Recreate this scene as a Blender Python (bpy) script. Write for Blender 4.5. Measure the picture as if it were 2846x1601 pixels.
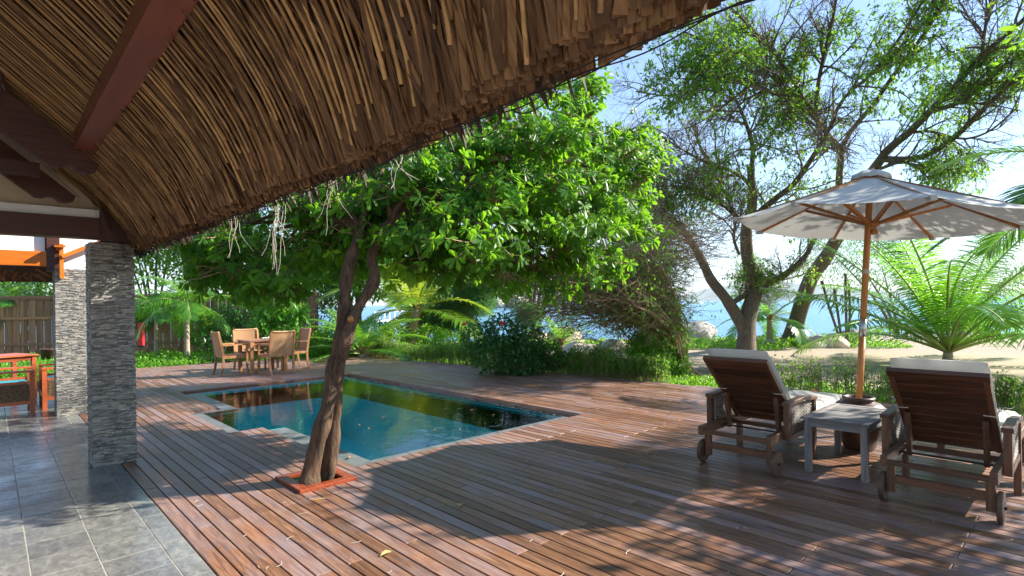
import bpy, math, random
import numpy as np
from mathutils import Vector, Matrix

random.seed(7)
rng = np.random.default_rng(7)
for o in list(bpy.data.objects):
    bpy.data.objects.remove(o)
SC = bpy.context.scene
COL = SC.collection
R = math.radians

# ------------------------------------------------------------------ camera
FPX = 1537.0          # focal length in pixels of the 2846 wide photograph
YAW = R(43.4); ROLL = 0.015; EYE = 1.48
cam = bpy.data.cameras.new('camera')
cam.sensor_width = 36.0
cam.lens = 36.0 * FPX / 2846.0
cam.shift_y = 42.5 / 2846.0
cam.clip_start = 0.02
cam.clip_end = 30000
co = bpy.data.objects.new('camera', cam); COL.objects.link(co)
_m = Matrix.Rotation(-YAW, 4, 'Z') @ Matrix.Rotation(R(90), 4, 'X') @ Matrix.Rotation(-ROLL, 4, 'Z')
co.matrix_world = Matrix.Translation((0, 0, EYE)) @ _m
SC.camera = co

# ------------------------------------------------------------------ light
SUN_DIR = Vector((0.85, -0.52, 0.0)).normalized()
SUN_EL = R(32)
sun_vec = Vector((SUN_DIR.x * math.cos(SUN_EL), SUN_DIR.y * math.cos(SUN_EL), math.sin(SUN_EL)))
w = bpy.data.worlds.new('World'); SC.world = w; w.use_nodes = True
nt = w.node_tree
bg = nt.nodes['Background']
sky = nt.nodes.new('ShaderNodeTexSky'); sky.sky_type = 'NISHITA'; sky.sun_disc = False
sky.sun_elevation = SUN_EL
sky.sun_rotation = math.atan2(SUN_DIR.x, SUN_DIR.y)
sky.air_density = 1.0; sky.dust_density = 0.15; sky.ozone_density = 3.0
nt.links.new(sky.outputs[0], bg.inputs[0]); bg.inputs[1].default_value = 0.10
sd = bpy.data.lights.new('sun', 'SUN'); sd.energy = 5.0; sd.angle = R(0.5); sd.color = (1.0, 0.93, 0.82)
so = bpy.data.objects.new('sun', sd); COL.objects.link(so)
so.rotation_euler = sun_vec.to_track_quat('Z', 'Y').to_euler()
SC.view_settings.view_transform = 'Standard'
SC.view_settings.look = 'None'
SC.view_settings.gamma = 1.0
SC.view_settings.exposure = 1.5
SC.view_settings.use_curve_mapping = False
SC.render.engine = 'CYCLES'
SC.cycles.transparent_max_bounces = 12
SC.cycles.max_bounces = 8

# ------------------------------------------------------------------ surveying
_f = np.array([math.sin(YAW), math.cos(YAW), 0.0]); _r = np.array([math.cos(YAW), -math.sin(YAW), 0.0])
def ray(x, y):
    a, b = x - 1423.0, y - 843.0
    u = (a * math.cos(ROLL) - b * math.sin(ROLL)) / FPX
    v = (a * math.sin(ROLL) + b * math.cos(ROLL)) / FPX
    return _f + _r * u + np.array([0, 0, -v])
def at(x, y, dep):
    """a surveyed point: bearing and elevation as measured in the photograph, at its own distance"""
    return np.array([0, 0, EYE]) + ray(x, y) * dep
def ground_at(x, y, z=0.0):
    d = ray(x, y); return np.array([0, 0, EYE]) + d * ((z - EYE) / d[2])

# ------------------------------------------------------------------ materials
def mat(name):
    m = bpy.data.materials.new(name); m.use_nodes = True
    return m, m.node_tree, m.node_tree.nodes['Principled BSDF']
def N(t, kind, **kw):
    n = t.nodes.new('ShaderNode' + kind)
    for k, v in kw.items():
        if hasattr(n, k): setattr(n, k, v)
        else: n.inputs[k.replace('_', ' ')].default_value = v
    return n
def L(t, a, b): t.links.new(a, b)
def ramp(t, fac, stops):
    n = t.nodes.new('ShaderNodeValToRGB')
    e = n.color_ramp.elements
    while len(e) < len(stops): e.new(0.5)
    for i, (p, c) in enumerate(stops):
        e[i].position = p; e[i].color = (c[0], c[1], c[2], 1)
    L(t, fac, n.inputs[0]); return n
def coords(t, scale=(1, 1, 1), world=True, rand=False, rot=(0, 0, 0)):
    if world:
        src = t.nodes.new('ShaderNodeNewGeometry').outputs['Position']
    else:
        src = t.nodes.new('ShaderNodeTexCoord').outputs['Object']
    if rand:
        oi = t.nodes.new('ShaderNodeObjectInfo')
        mm = N(t, 'Math', operation='MULTIPLY'); L(t, oi.outputs['Random'], mm.inputs[0]); mm.inputs[1].default_value = 37.0
        ad = t.nodes.new('ShaderNodeVectorMath'); ad.operation = 'ADD'
        L(t, src, ad.inputs[0]); L(t, mm.outputs[0], ad.inputs[1]); src = ad.outputs[0]
    mp = t.nodes.new('ShaderNodeMapping'); mp.inputs['Scale'].default_value = scale; mp.inputs['Rotation'].default_value = rot
    L(t, src, mp.inputs[0]); return mp.outputs[0]
def noise(t, vec, scale=5.0, detail=3.0, rough=0.55, dist=0.0):
    n = t.nodes.new('ShaderNodeTexNoise'); n.inputs['Scale'].default_value = scale
    n.inputs['Detail'].default_value = detail; n.inputs['Roughness'].default_value = rough
    n.inputs['Distortion'].default_value = dist
    L(t, vec, n.inputs['Vector']); return n.outputs['Fac']
def bump(t, bsdf, h, strength=0.3, dist=0.01):
    b = t.nodes.new('ShaderNodeBump'); b.inputs['Strength'].default_value = strength
    b.inputs['Distance'].default_value = dist; L(t, h, b.inputs['Height']); L(t, b.outputs[0], bsdf.inputs['Normal']); return b
def mixc(t, fac, a, b, mode='MIX'):
    n = t.nodes.new('ShaderNodeMix'); n.data_type = 'RGBA'; n.blend_type = mode
    if hasattr(fac, 'links') or hasattr(fac, 'node'): L(t, fac, n.inputs[0])
    else: n.inputs[0].default_value = fac
    for i, v in ((6, a), (7, b)):
        if isinstance(v, tuple): n.inputs[i].default_value = (*v[:3], 1)
        else: L(t, v, n.inputs[i])
    return n.outputs[2]

def wood(name, dark, mid, light, rough=0.5, axis='Y', world=False, wear_sky_tint=None, bumpy=0.25, scale=1.0, rand=True, streak=None):
    """grained timber; wear = (colour, amount) for greyed, worn finish with reflected sky blue in its colour"""
    m, t, b = mat(name)
    sc = {'X': (1.2, 22, 22), 'Y': (22, 1.2, 22), 'Z': (22, 22, 1.2)}[axis]
    v = coords(t, tuple(s * scale for s in sc), world, rand)
    g = noise(t, v, 3.0, 4.0, 0.6, 0.6)
    c = ramp(t, g, [(0.25, dark), (0.5, mid), (0.75, light)]).outputs[0]
    oi = t.nodes.new('ShaderNodeObjectInfo')
    if rand:
        var = ramp(t, oi.outputs['Random'], [(0.0, (0.62, 0.60, 0.60)), (0.5, (1, 1, 1)), (1.0, (1.25, 1.15, 1.1))]).outputs[0]
        c = mixc(t, 1.0, c, var, 'MULTIPLY')
    if wear_sky_tint:
        v2 = coords(t, (2.2, 0.8, 2.2), True, True)
        n2 = noise(t, v2, 1.3, 6.0, 0.7, 0.3)
        add = N(t, 'Math', operation='MULTIPLY_ADD'); L(t, oi.outputs['Random'], add.inputs[0]); add.inputs[1].default_value = 0.22; L(t, n2, add.inputs[2])
        f = ramp(t, add.outputs[0], [(0.60 - wear_sky_tint[1] * 0.1, (0, 0, 0)), (0.80, (1, 1, 1))])
        mm = N(t, 'Math', operation='MULTIPLY'); L(t, f.outputs[0], mm.inputs[0]); mm.inputs[1].default_value = wear_sky_tint[1]
        c = mixc(t, mm.outputs[0], c, wear_sky_tint[0])
    L(t, c, b.inputs['Base Color'])
    rr = ramp(t, g, [(0.3, (rough - .1,) * 3), (0.7, (rough + .12,) * 3)]); L(t, rr.outputs[0], b.inputs['Roughness'])
    bump(t, b, g, bumpy, 0.004)
    return m
def plain(name, col, rough=0.6, metal=0.0, var=0.12, nscale=6.0, bumpy=0.15, bdist=0.004):
    m, t, b = mat(name)
    v = coords(t, (1, 1, 1), False, True)
    g = noise(t, v, nscale, 4.0, 0.6)
    lo = tuple(max(0, c * (1 - var * 2)) for c in col); hi = tuple(min(1, c * (1 + var * 2)) for c in col)
    L(t, ramp(t, g, [(0.3, lo), (0.7, hi)]).outputs[0], b.inputs['Base Color'])
    b.inputs['Roughness'].default_value = rough; b.inputs['Metallic'].default_value = metal
    if bumpy: bump(t, b, noise(t, v, nscale * 8, 3.0), bumpy, bdist)
    return m
def foliage(name, stops, trans=0.45, rough=0.38, tcol=(0.30, 0.55, 0.04), spec=0.5):
    m, t, b = mat(name)
    a = t.nodes.new('ShaderNodeAttribute'); a.attribute_name = 'tint'
    c = ramp(t, a.outputs['Fac'], stops).outputs[0]
    L(t, c, b.inputs['Base Color']); b.inputs['Roughness'].default_value = rough
    b.inputs['Specular IOR Level'].default_value = spec
    tr = t.nodes.new('ShaderNodeBsdfTranslucent')
    tc = mixc(t, 0.65, c, tcol); L(t, tc, tr.inputs[0])
    mx = t.nodes.new('ShaderNodeMixShader'); mx.inputs[0].default_value = trans
    L(t, b.outputs[0], mx.inputs[1]); L(t, tr.outputs[0], mx.inputs[2])
    L(t, mx.outputs[0], t.nodes['Material Output'].inputs[0])
    return m

M = {}
M['deck'] = wood('deck_timber', (0.085, 0.036, 0.018), (0.23, 0.108, 0.054), (0.40, 0.22, 0.12), 0.42, 'Y', True, ((0.26, 0.28, 0.35), 0.42), 0.35)  # worn grey patches, their blue cast is sky reflection put into the colour
M['deck_far'] = M['deck']
M['joist'] = plain('joist_timber', (0.02, 0.013, 0.01), 0.8)
M['teak'] = wood('oiled_teak', (0.05, 0.021, 0.010), (0.125, 0.054, 0.025), (0.21, 0.098, 0.046), 0.5, 'Y', False, None, 0.3)
M['teak_slat'] = wood('oiled_teak_slat', (0.035, 0.014, 0.007), (0.085, 0.033, 0.015), (0.17, 0.068, 0.03), 0.42, 'Y', False, None, 0.3)
M['grey_teak'] = wood('weathered_teak', (0.11, 0.108, 0.105), (0.21, 0.205, 0.20), (0.34, 0.33, 0.32), 0.75, 'Y', False, None, 0.5)
M['frame_red'] = wood('varnished_red_timber', (0.13, 0.028, 0.010), (0.22, 0.048, 0.017), (0.30, 0.075, 0.028), 0.3, 'Y', False, None, 0.2)
M['beam'] = wood('stained_beam', (0.028, 0.008, 0.005), (0.06, 0.016, 0.009), (0.09, 0.026, 0.014), 0.45, 'X', False, None, 0.25, 0.6)
M['purlin'] = wood('varnished_purlin', (0.10, 0.024, 0.012), (0.19, 0.050, 0.026), (0.27, 0.08, 0.045), 0.38, 'Y', False, None, 0.3, 0.45)
M['orange'] = wood('orange_stained_timber', (0.55, 0.12, 0.006), (0.70, 0.18, 0.008), (0.78, 0.22, 0.012), 0.4, 'X', False, None, 0.1, 0.5)
M['bamboo'] = wood('honey_timber', (0.28, 0.10, 0.020), (0.42, 0.17, 0.04), (0.54, 0.25, 0.07), 0.4, 'Z', False, None, 0.2)
M['plaster'] = plain('cream_plaster', (0.62, 0.50, 0.36), 0.85, 0, 0.06, 2.5, 0.2)
M['white'] = plain('white_paint', (0.78, 0.77, 0.74), 0.7, 0, 0.03)
M['cushion'] = plain('canvas_cushion', (0.74, 0.73, 0.69), 0.85, 0, 0.03, 14, 0.3, 0.002)
_t = M['cushion'].node_tree; _tr = _t.nodes.new('ShaderNodeBsdfTranslucent'); _tr.inputs[0].default_value = (.85, .83, .76, 1)
_mx = _t.nodes.new('ShaderNodeMixShader'); _mx.inputs[0].default_value = .4; L(_t, _t.nodes['Principled BSDF'].outputs[0], _mx.inputs[1]); L(_t, _tr.outputs[0], _mx.inputs[2]); L(_t, _mx.outputs[0], _t.nodes['Material Output'].inputs[0])
M['piping'] = plain('cushion_piping', (0.55, 0.54, 0.50), 0.85)
M['turquoise'] = plain('turquoise_fabric', (0.03, 0.30, 0.36), 0.85, 0, 0.08, 14, 0.3, 0.002)
M['metal'] = plain('brushed_steel', (0.45, 0.45, 0.45), 0.3, 1.0, 0.05)
M['iron'] = plain('dark_iron', (0.03, 0.028, 0.027), 0.55, 0.5, 0.1)
M['wheel'] = plain('wheel_timber', (0.10, 0.055, 0.03), 0.6, 0, 0.3, 12)
M['rope'] = plain('cotton_rope', (0.55, 0.50, 0.42), 0.9)
M['black_cord'] = plain('black_cord', (0.012, 0.012, 0.014), 0.7)
M['pot'] = plain('glazed_clay', (0.075, 0.036, 0.024), 0.42, 0, 0.25, 10, 0.3)
M['pebble'] = plain('river_pebble', (0.30, 0.28, 0.25), 0.7, 0, 0.4, 40)
M['red_flower'] = plain('red_petal', (0.60, 0.015, 0.02), 0.55, 0, 0.2)
M['sand_rock'] = plain('granite_boulder', (0.42, 0.38, 0.33), 0.85, 0, 0.2, 1.6, 0.6, 0.05)
M['warm_rock'] = plain('warm_boulder', (0.55, 0.46, 0.36), 0.85, 0, 0.2, 1.6, 0.6, 0.05)

def pot_stone(name, stops, rough, bstr=0.5):
    m, t, b = mat(name)
    oi = t.nodes.new('ShaderNodeObjectInfo')
    a = t.nodes.new('ShaderNodeAttribute'); a.attribute_name = 'tint'
    ad = N(t, 'Math', operation='ADD'); L(t, a.outputs['Fac'], ad.inputs[0]); L(t, oi.outputs['Random'], ad.inputs[1])
    fr = N(t, 'Math', operation='FRACT'); L(t, ad.outputs[0], fr.inputs[0])
    v = coords(t, (1, 1, 1), True)
    g = noise(t, v, 60, 3.0)
    c = ramp(t, fr.outputs[0], stops).outputs[0]
    c = mixc(t, 0.5, c, ramp(t, g, [(0.3, (0.45, 0.45, 0.45)), (0.7, (1.3, 1.3, 1.3))]).outputs[0], 'MULTIPLY')
    L(t, c, b.inputs['Base Color']); b.inputs['Roughness'].default_value = rough
    bump(t, b, g, bstr, 0.004)
    return m
M['slate'] = pot_stone('stacked_slate', [(0.0, (0.09, 0.09, 0.088)), (0.35, (0.20, 0.196, 0.185)), (0.7, (0.33, 0.32, 0.29)), (1.0, (0.46, 0.41, 0.33))], 0.6)

# stone floor tile
m, t, b = mat('slate_floor_tile')
oi = t.nodes.new('ShaderNodeObjectInfo')
v = coords(t, (1, 1, 1), True)
g = noise(t, v, 2.5, 5.0, 0.6); g2 = noise(t, coords(t, (9, 5, 1), True, True), 2.5, 5.0, 0.65, 0.6)
c = ramp(t, g2, [(0.25, (0.085, 0.088, 0.088)), (0.5, (0.165, 0.168, 0.162)), (0.78, (0.29, 0.29, 0.27))]).outputs[0]
c = mixc(t, 1.0, c, ramp(t, oi.outputs['Random'], [(0, (0.75, 0.75, 0.78)), (1, (1.25, 1.22, 1.15))]).outputs[0], 'MULTIPLY')
L(t, c, b.inputs['Base Color'])
L(t, ramp(t, g, [(0.35, (0.16,) * 3), (0.65, (0.34,) * 3)]).outputs[0], b.inputs['Roughness'])
bump(t, b, g2, 0.35, 0.004)
M['tile'] = m
M['grout'] = plain('pale_grout', (0.36, 0.33, 0.29), 0.85)
# coping
m, t, b = mat('pool_coping_stone')
v = coords(t, (1, 1, 1), True); g = noise(t, v, 6, 5.0, 0.65)
L(t, ramp(t, g, [(0.3, (0.10, 0.11, 0.115)), (0.7, (0.20, 0.215, 0.215))]).outputs[0], b.inputs['Base Color'])
b.inputs['Roughness'].default_value = 0.35; bump(t, b, g, 0.2, 0.003)
M['coping'] = m
m, t, b = mat('pool_lining')
v = coords(t, (1, 1, 1), True)
br = t.nodes.new('ShaderNodeTexBrick'); br.offset = 0.0; br.inputs['Scale'].default_value = 1.0
br.inputs['Color1'].default_value = (0.02, 0.72, 0.74, 1); br.inputs['Color2'].default_value = (0.03, 0.80, 0.80, 1)
br.inputs['Mortar'].default_value = (0.06, 0.55, 0.58, 1); br.inputs['Brick Width'].default_value = 0.1
br.inputs['Row Height'].default_value = 0.1; br.inputs['Mortar Size'].default_value = 0.004
L(t, v, br.inputs['Vector']); L(t, br.outputs[0], b.inputs['Base Color']); b.inputs['Roughness'].default_value = 0.4
M['lining'] = m
# pool water
def water(name, tint, bscale, bstr, bdist, ior=1.33, rough=0.0):
    m, t, b = mat(name); t.nodes.remove(b)
    v = coords(t, (1, 1, 1), True)
    n1 = noise(t, v, bscale, 3.0, 0.5, 0.4)
    bp = t.nodes.new('ShaderNodeBump'); bp.inputs['Strength'].default_value = bstr; bp.inputs['Distance'].default_value = bdist
    L(t, n1, bp.inputs['Height'])
    fr = t.nodes.new('ShaderNodeFresnel'); fr.inputs[0].default_value = ior; L(t, bp.outputs[0], fr.inputs['Normal'])
    gl = t.nodes.new('ShaderNodeBsdfGlossy'); gl.inputs['Roughness'].default_value = rough; L(t, bp.outputs[0], gl.inputs['Normal'])
    tr = t.nodes.new('ShaderNodeBsdfTransparent'); tr.inputs[0].default_value = (*tint, 1)
    mx = t.nodes.new('ShaderNodeMixShader'); L(t, fr.outputs[0], mx.inputs[0]); L(t, tr.outputs[0], mx.inputs[1]); L(t, gl.outputs[0], mx.inputs[2])
    L(t, mx.outputs[0], t.nodes['Material Output'].inputs[0]); return m
M['pool_water'] = water('pool_water', (0.34, 1.0, 1.0), 5.5, 0.12, 0.03, 1.24)
m, t, b = mat('sea_water')
v = coords(t, (0.35, 1.0, 1), True, False, (0, 0, YAW))
g = noise(t, coords(t, (1, 1, 1), True), 0.012, 3.0)
L(t, ramp(t, g, [(0.35, (0.010, 0.16, 0.32)), (0.65, (0.02, 0.25, 0.40))]).outputs[0], b.inputs['Base Color'])
b.inputs['Roughness'].default_value = 0.22; b.inputs['IOR'].default_value = 1.33
bump(t, b, noise(t, v, 2.2, 4.0, 0.6), 0.5, 0.25)
M['sea'] = m
# ground
m, t, b = mat('sandy_ground')
v = coords(t, (1, 1, 1), True)
g = noise(t, v, 0.45, 5.0, 0.65); g2 = noise(t, v, 14, 4.0, 0.7)
a = t.nodes.new('ShaderNodeAttribute'); a.attribute_name = 'tint'
ad = N(t, 'Math', operation='ADD'); L(t, a.outputs['Fac'], ad.inputs[0]); L(t, g, ad.inputs[1])
sand = ramp(t, g2, [(0.3, (0.30, 0.235, 0.16)), (0.7, (0.44, 0.36, 0.27))]).outputs[0]
soil = ramp(t, g2, [(0.3, (0.045, 0.035, 0.02)), (0.7, (0.10, 0.10, 0.035))]).outputs[0]
f = ramp(t, ad.outputs[0], [(0.85, (0, 0, 0)), (1.05, (1, 1, 1))]).outputs[0]
L(t, mixc(t, f, soil, sand), b.inputs['Base Color']); b.inputs['Roughness'].default_value = 0.95
bump(t, b, g2, 0.6, 0.03)
M['ground'] = m
# thatch
def thatch_mat(name, stops):
    m, t, b = mat(name)
    a = t.nodes.new('ShaderNodeAttribute'); a.attribute_name = 'tint'
    oi = t.nodes.new('ShaderNodeObjectInfo')
    ad = N(t, 'Math', operation='MULTIPLY_ADD'); L(t, oi.outputs['Random'], ad.inputs[0]); ad.inputs[1].default_value = 0.5; L(t, a.outputs['Fac'], ad.inputs[2])
    fr = N(t, 'Math', operation='PINGPONG'); L(t, ad.outputs[0], fr.inputs[0]); fr.inputs[1].default_value = 1.0
    v = coords(t, (6, 40, 6), True)
    g = noise(t, v, 1.5, 4.0, 0.65)
    c = ramp(t, fr.outputs[0], stops).outputs[0]
    c = mixc(t, 0.7, c, ramp(t, g, [(0.3, (0.45, 0.42, 0.4)), (0.7, (1.35, 1.35, 1.3))]).outputs[0], 'MULTIPLY')
    L(t, c, b.inputs['Base Color']); b.inputs['Roughness'].default_value = 0.7
    return m
M['thatch'] = thatch_mat('dried_palm_leaf', [(0.0, (0.010, 0.005, 0.003)), (0.45, (0.055, 0.024, 0.011)), (0.8, (0.14, 0.065, 0.026)), (1.0, (0.29, 0.155, 0.065))])
M['thatch_stem'] = thatch_mat('dried_palm_stem', [(0.0, (0.10, 0.045, 0.018)), (0.5, (0.32, 0.165, 0.065)), (1.0, (0.58, 0.35, 0.15))])
M['thatch_back'] = plain('thatch_depth', (0.045, 0.024, 0.013), 0.9)
def bark(name, dark, light, sc=(3, 3, 0.7), bs=0.7, ring=False):
    m, t, b = mat(name)
    v = coords(t, sc, True)
    g = noise(t, v, 9, 5.0, 0.7, 0.4)
    L(t, ramp(t, g, [(0.3, dark), (0.7, light)]).outputs[0], b.inputs['Base Color'])
    b.inputs['Roughness'].default_value = 0.85; bump(t, b, g, bs, 0.02); return m
M['bark_near'] = bark('brown_bark', (0.014, 0.008, 0.005), (0.17, 0.098, 0.052), (3.2, 3.2, 0.7), 1.0)
M['bark_grey'] = bark('grey_bark', (0.05, 0.036, 0.026), (0.20, 0.155, 0.12))
M['twig'] = bark('grey_twig', (0.11, 0.08, 0.055), (0.30, 0.24, 0.18), (3, 3, 3), 0.2)
M['twig_brown'] = bark('brown_twig', (0.15, 0.095, 0.05), (0.42, 0.29, 0.17), (3, 3, 3), 0.2)
M['palm_bark'] = bark('ringed_palm_bark', (0.22, 0.16, 0.11), (0.55, 0.46, 0.36), (0.6, 0.6, 9), 0.8)
M['crownshaft'] = plain('green_crownshaft', (0.36, 0.46, 0.26), 0.5)
M['petiole'] = plain('frond_rib', (0.33, 0.38, 0.10), 0.45)
M['fibre'] = plain('palm_fibre', (0.25, 0.12, 0.05), 0.9, 0, 0.4, 20)
G1 = [(0, (0.022, 0.085, 0.008)), (0.5, (0.06, 0.20, 0.014)), (0.85, (0.14, 0.36, 0.02)), (1.0, (0.28, 0.52, 0.03))]
M['leaf_near'] = foliage('glossy_broad_leaf', G1, 0.48, 0.42, (0.36, 0.74, 0.03), 0.35)
M['leaf_fine'] = foliage('fine_bright_leaf', [(0, (0.030, 0.10, 0.010)), (0.5, (0.07, 0.21, 0.018)), (0.95, (0.14, 0.34, 0.02)), (1.0, (0.60, 0.50, 0.02))], 0.5, 0.4, (0.38, 0.72, 0.04))
M['leaf_dark'] = foliage('dark_shrub_leaf', [(0, (0.015, 0.065, 0.018)), (0.6, (0.045, 0.16, 0.03)), (1, (0.12, 0.32, 0.03))], 0.35, 0.32, (0.2, 0.5, 0.04))
M['leaf_cover'] = foliage('ground_cover_leaf', [(0, (0.05, 0.16, 0.012)), (0.6, (0.12, 0.32, 0.02)), (1, (0.25, 0.50, 0.04))], 0.45, 0.45, (0.42, 0.78, 0.04))
M['leaf_hedge'] = foliage('hedge_leaf', [(0, (0.035, 0.12, 0.015)), (0.6, (0.09, 0.26, 0.02)), (1, (0.20, 0.44, 0.03))], 0.5, 0.45, (0.38, 0.72, 0.05))
M['leaf_palm'] = foliage('palm_leaflet', [(0, (0.03, 0.13, 0.012)), (0.6, (0.085, 0.28, 0.02)), (1, (0.20, 0.46, 0.03))], 0.45, 0.30, (0.34, 0.72, 0.04), 0.8)
M['leaf_palm_yellow'] = foliage('yellowing_palm_leaflet', [(0, (0.05, 0.15, 0.012)), (0.6, (0.13, 0.30, 0.02)), (1, (0.40, 0.42, 0.03))], 0.45, 0.3, (0.65, 0.72, 0.05), 0.6)
M['leaf_pine'] = foliage('casuarina_needle', [(0, (0.035, 0.13, 0.055)), (0.6, (0.08, 0.22, 0.08)), (1, (0.18, 0.36, 0.12))], 0.4, 0.5, (0.3, 0.6, 0.18))
M['dry_leaf'] = foliage('dry_fallen_leaf', [(0, (0.30, 0.15, 0.06)), (0.6, (0.48, 0.30, 0.12)), (1, (0.6, 0.5, 0.2))], 0.3, 0.6, (0.6, 0.5, 0.2))

# ------------------------------------------------------------------ mesh helpers
def np_mesh(name, V, F, material, smooth=False, tint=None):
    """V (n,3); F list of index arrays (m,3)/(m,4)"""
    V = np.asarray(V, dtype=np.float32)
    F = [np.asarray(f, dtype=np.int32) for f in F if len(f)]
    loops = np.concatenate([f.ravel() for f in F])
    sizes = np.concatenate([np.full(len(f), f.shape[1], np.int32) for f in F])
    starts = np.concatenate([[0], np.cumsum(sizes)[:-1]]).astype(np.int32)
    me = bpy.data.meshes.new(name)
    me.vertices.add(len(V)); me.vertices.foreach_set('co', V.ravel())
    me.loops.add(len(loops)); me.loops.foreach_set('vertex_index', loops)
    me.polygons.add(len(sizes)); me.polygons.foreach_set('loop_start', starts); me.polygons.foreach_set('loop_total', sizes)
    me.update(calc_edges=True)
    me.polygons.foreach_set('use_smooth', np.full(len(sizes), bool(smooth)))
    if tint is not None:
        a = me.attributes.new('tint', 'FLOAT', 'POINT'); a.data.foreach_set('value', np.asarray(tint, np.float32))
    me.materials.append(material)
    return me
def tag(o, label=None, cat=None, group=None, kind=None):
    if label: o['label'] = label
    if cat: o['category'] = cat
    if group: o['group'] = group
    if kind: o['kind'] = kind
    return o
def link(name, me, parent=None, loc=None, rotz=0.0):
    o = bpy.data.objects.new(name, me); COL.objects.link(o)
    if loc is not None: o.location = loc
    if rotz: o.rotation_euler = (0, 0, rotz)
    if parent is not None: o.parent = parent
    return o
def thing(name, label, cat, loc=(0, 0, 0), rotz=0.0, group=None, kind=None):
    o = link(name, None, None, tuple(float(c) for c in loc), rotz)
    return tag(o, label, cat, group, kind)
class MB:
    def __init__(s): s.V = []; s.Q = []; s.T = []; s.tint = []; s.n = 0
    def add(s, V, Q=(), T=(), tint=0.5):
        V = np.asarray(V, float).reshape(-1, 3)
        if len(Q): s.Q.append(np.asarray(Q) + s.n)
        if len(T): s.T.append(np.asarray(T) + s.n)
        s.V.append(V); s.n += len(V)
        s.tint.append(np.broadcast_to(np.asarray(tint, float), (len(V),)))
        return s
    def mesh(s, name, material, smooth=False, off=(0, 0, 0)):
        F = []
        if s.Q: F.append(np.concatenate(s.Q))
        if s.T: F.append(np.concatenate(s.T))
        return np_mesh(name, np.concatenate(s.V) - np.asarray(off), F, material, smooth, np.concatenate(s.tint))
    def build(s, name, material, parent=None, smooth=False, world_off=None):
        off = (0, 0, 0)
        if world_off is not None: off = world_off
        return link(name, s.mesh(name, material, smooth, off), parent)
    def box(s, c, d, rz=0.0, ch=0.0, tint=0.5, M3=None):
        """box centred at c with full sizes d, chamfered top edges when ch > 0"""
        x, y, z = d[0] / 2, d[1] / 2, d[2] / 2
        if ch > 0:
            V = []
            for zz, q in ((-z, 0), (z - ch, 0), (z, ch)):
                V += [(-x + q, -y + q, zz), (x - q, -y + q, zz), (x - q, y - q, zz), (-x + q, y - q, zz)]
            Q = [(3, 2, 1, 0), (8, 9, 10, 11)]
            for k in (0, 4):
                for i in range(4):
                    j = (i + 1) % 4; Q.append((k + i, k + j, k + 4 + j, k + 4 + i))
        else:
            V = [(-x, -y, -z), (x, -y, -z), (x, y, -z), (-x, y, -z), (-x, -y, z), (x, -y, z), (x, y, z), (-x, y, z)]
            Q = [(3, 2, 1, 0), (4, 5, 6, 7), (0, 1, 5, 4), (1, 2, 6, 5), (2, 3, 7, 6), (3, 0, 4, 7)]
        V = np.array(V)
        if rz:
            cc, ss = math.cos(rz), math.sin(rz); V = V @ np.array([[cc, ss, 0], [-ss, cc, 0], [0, 0, 1]])
        if M3 is not None: V = V @ np.asarray(M3).T
        return s.add(V + np.asarray(c), Q, (), tint)
    def bar(s, a, b, w, h, up=(0, 0, 1), tint=0.5, ch=0.0):
        """rectangular bar from a to b, width w (sideways), height h (towards up)"""
        a = np.asarray(a, float); b = np.asarray(b, float)
        d = b - a; ln = np.linalg.norm(d); d /= ln
        upv = np.asarray(up, float); sd_ = np.cross(d, upv)
        if np.linalg.norm(sd_) < 1e-6: sd_ = np.cross(d, (1, 0, 0))
        sd_ /= np.linalg.norm(sd_); u = np.cross(sd_, d)
        M3 = np.column_stack([d, -sd_, u])
        return s.box((a + b) / 2, (ln, w, h), 0, ch, tint, M3)
    def tube(s, P, Rr, n=8, caps=True, tint=0.5):
        P = np.asarray(P, float); K = len(P); Rr = np.broadcast_to(np.asarray(Rr, float), (K,))
        V, Q = batch_tubes(P[None], Rr[None], n)
        T = []
        if caps:
            V = np.concatenate([V, P[:1], P[-1:]]); a0 = K * n
            for i in range(n):
                j = (i + 1) % n
                T += [(a0, j, i), (a0 + 1, (K - 1) * n + i, (K - 1) * n + j)]
        return s.add(V, Q, T, tint)
    def lathe(s, prof, c, n=20, tint=0.5):
        pr = np.asarray(prof, float); K = len(pr)
        an = np.arange(n) * 2 * math.pi / n
        V = np.zeros((K, n, 3)); V[:, :, 0] = pr[:, :1] * np.cos(an); V[:, :, 1] = pr[:, :1] * np.sin(an); V[:, :, 2] = pr[:, 1:2]
        Q = []
        for k in range(K - 1):
            for i in range(n):
                j = (i + 1) % n; Q.append((k * n + i, k * n + j, (k + 1) * n + j, (k + 1) * n + i))
        return s.add(V.reshape(-1, 3) + np.asarray(c), Q, (), tint)
def batch_tubes(P, Rr, n=3):
    P = np.asarray(P, float); B, K, _ = P.shape
    T = np.gradient(P, axis=1); T /= (np.linalg.norm(T, axis=2, keepdims=True) + 1e-9)
    ref = np.where(np.abs(T[:, :1, 2:3]) > 0.85, np.array([[[1.0, 0, 0]]]), np.array([[[0, 0, 1.0]]]))
    U = np.cross(T, np.broadcast_to(ref, T.shape)); U /= (np.linalg.norm(U, axis=2, keepdims=True) + 1e-9)
    W = np.cross(T, U)
    an = np.arange(n) * 2 * math.pi / n
    V = P[:, :, None] + Rr[:, :, None, None] * (U[:, :, None] * np.cos(an)[None, None, :, None] + W[:, :, None] * np.sin(an)[None, None, :, None])
    idx = np.arange(B * K * n).reshape(B, K, n)
    a = idx[:, :-1]; b_ = idx[:, 1:]
    Q = np.stack([a, np.roll(a, -1, 2), np.roll(b_, -1, 2), b_], -1).reshape(-1, 4)
    return V.reshape(-1, 3), Q
def unit(v): return v / (np.linalg.norm(v, axis=-1, keepdims=True) + 1e-9)
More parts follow.
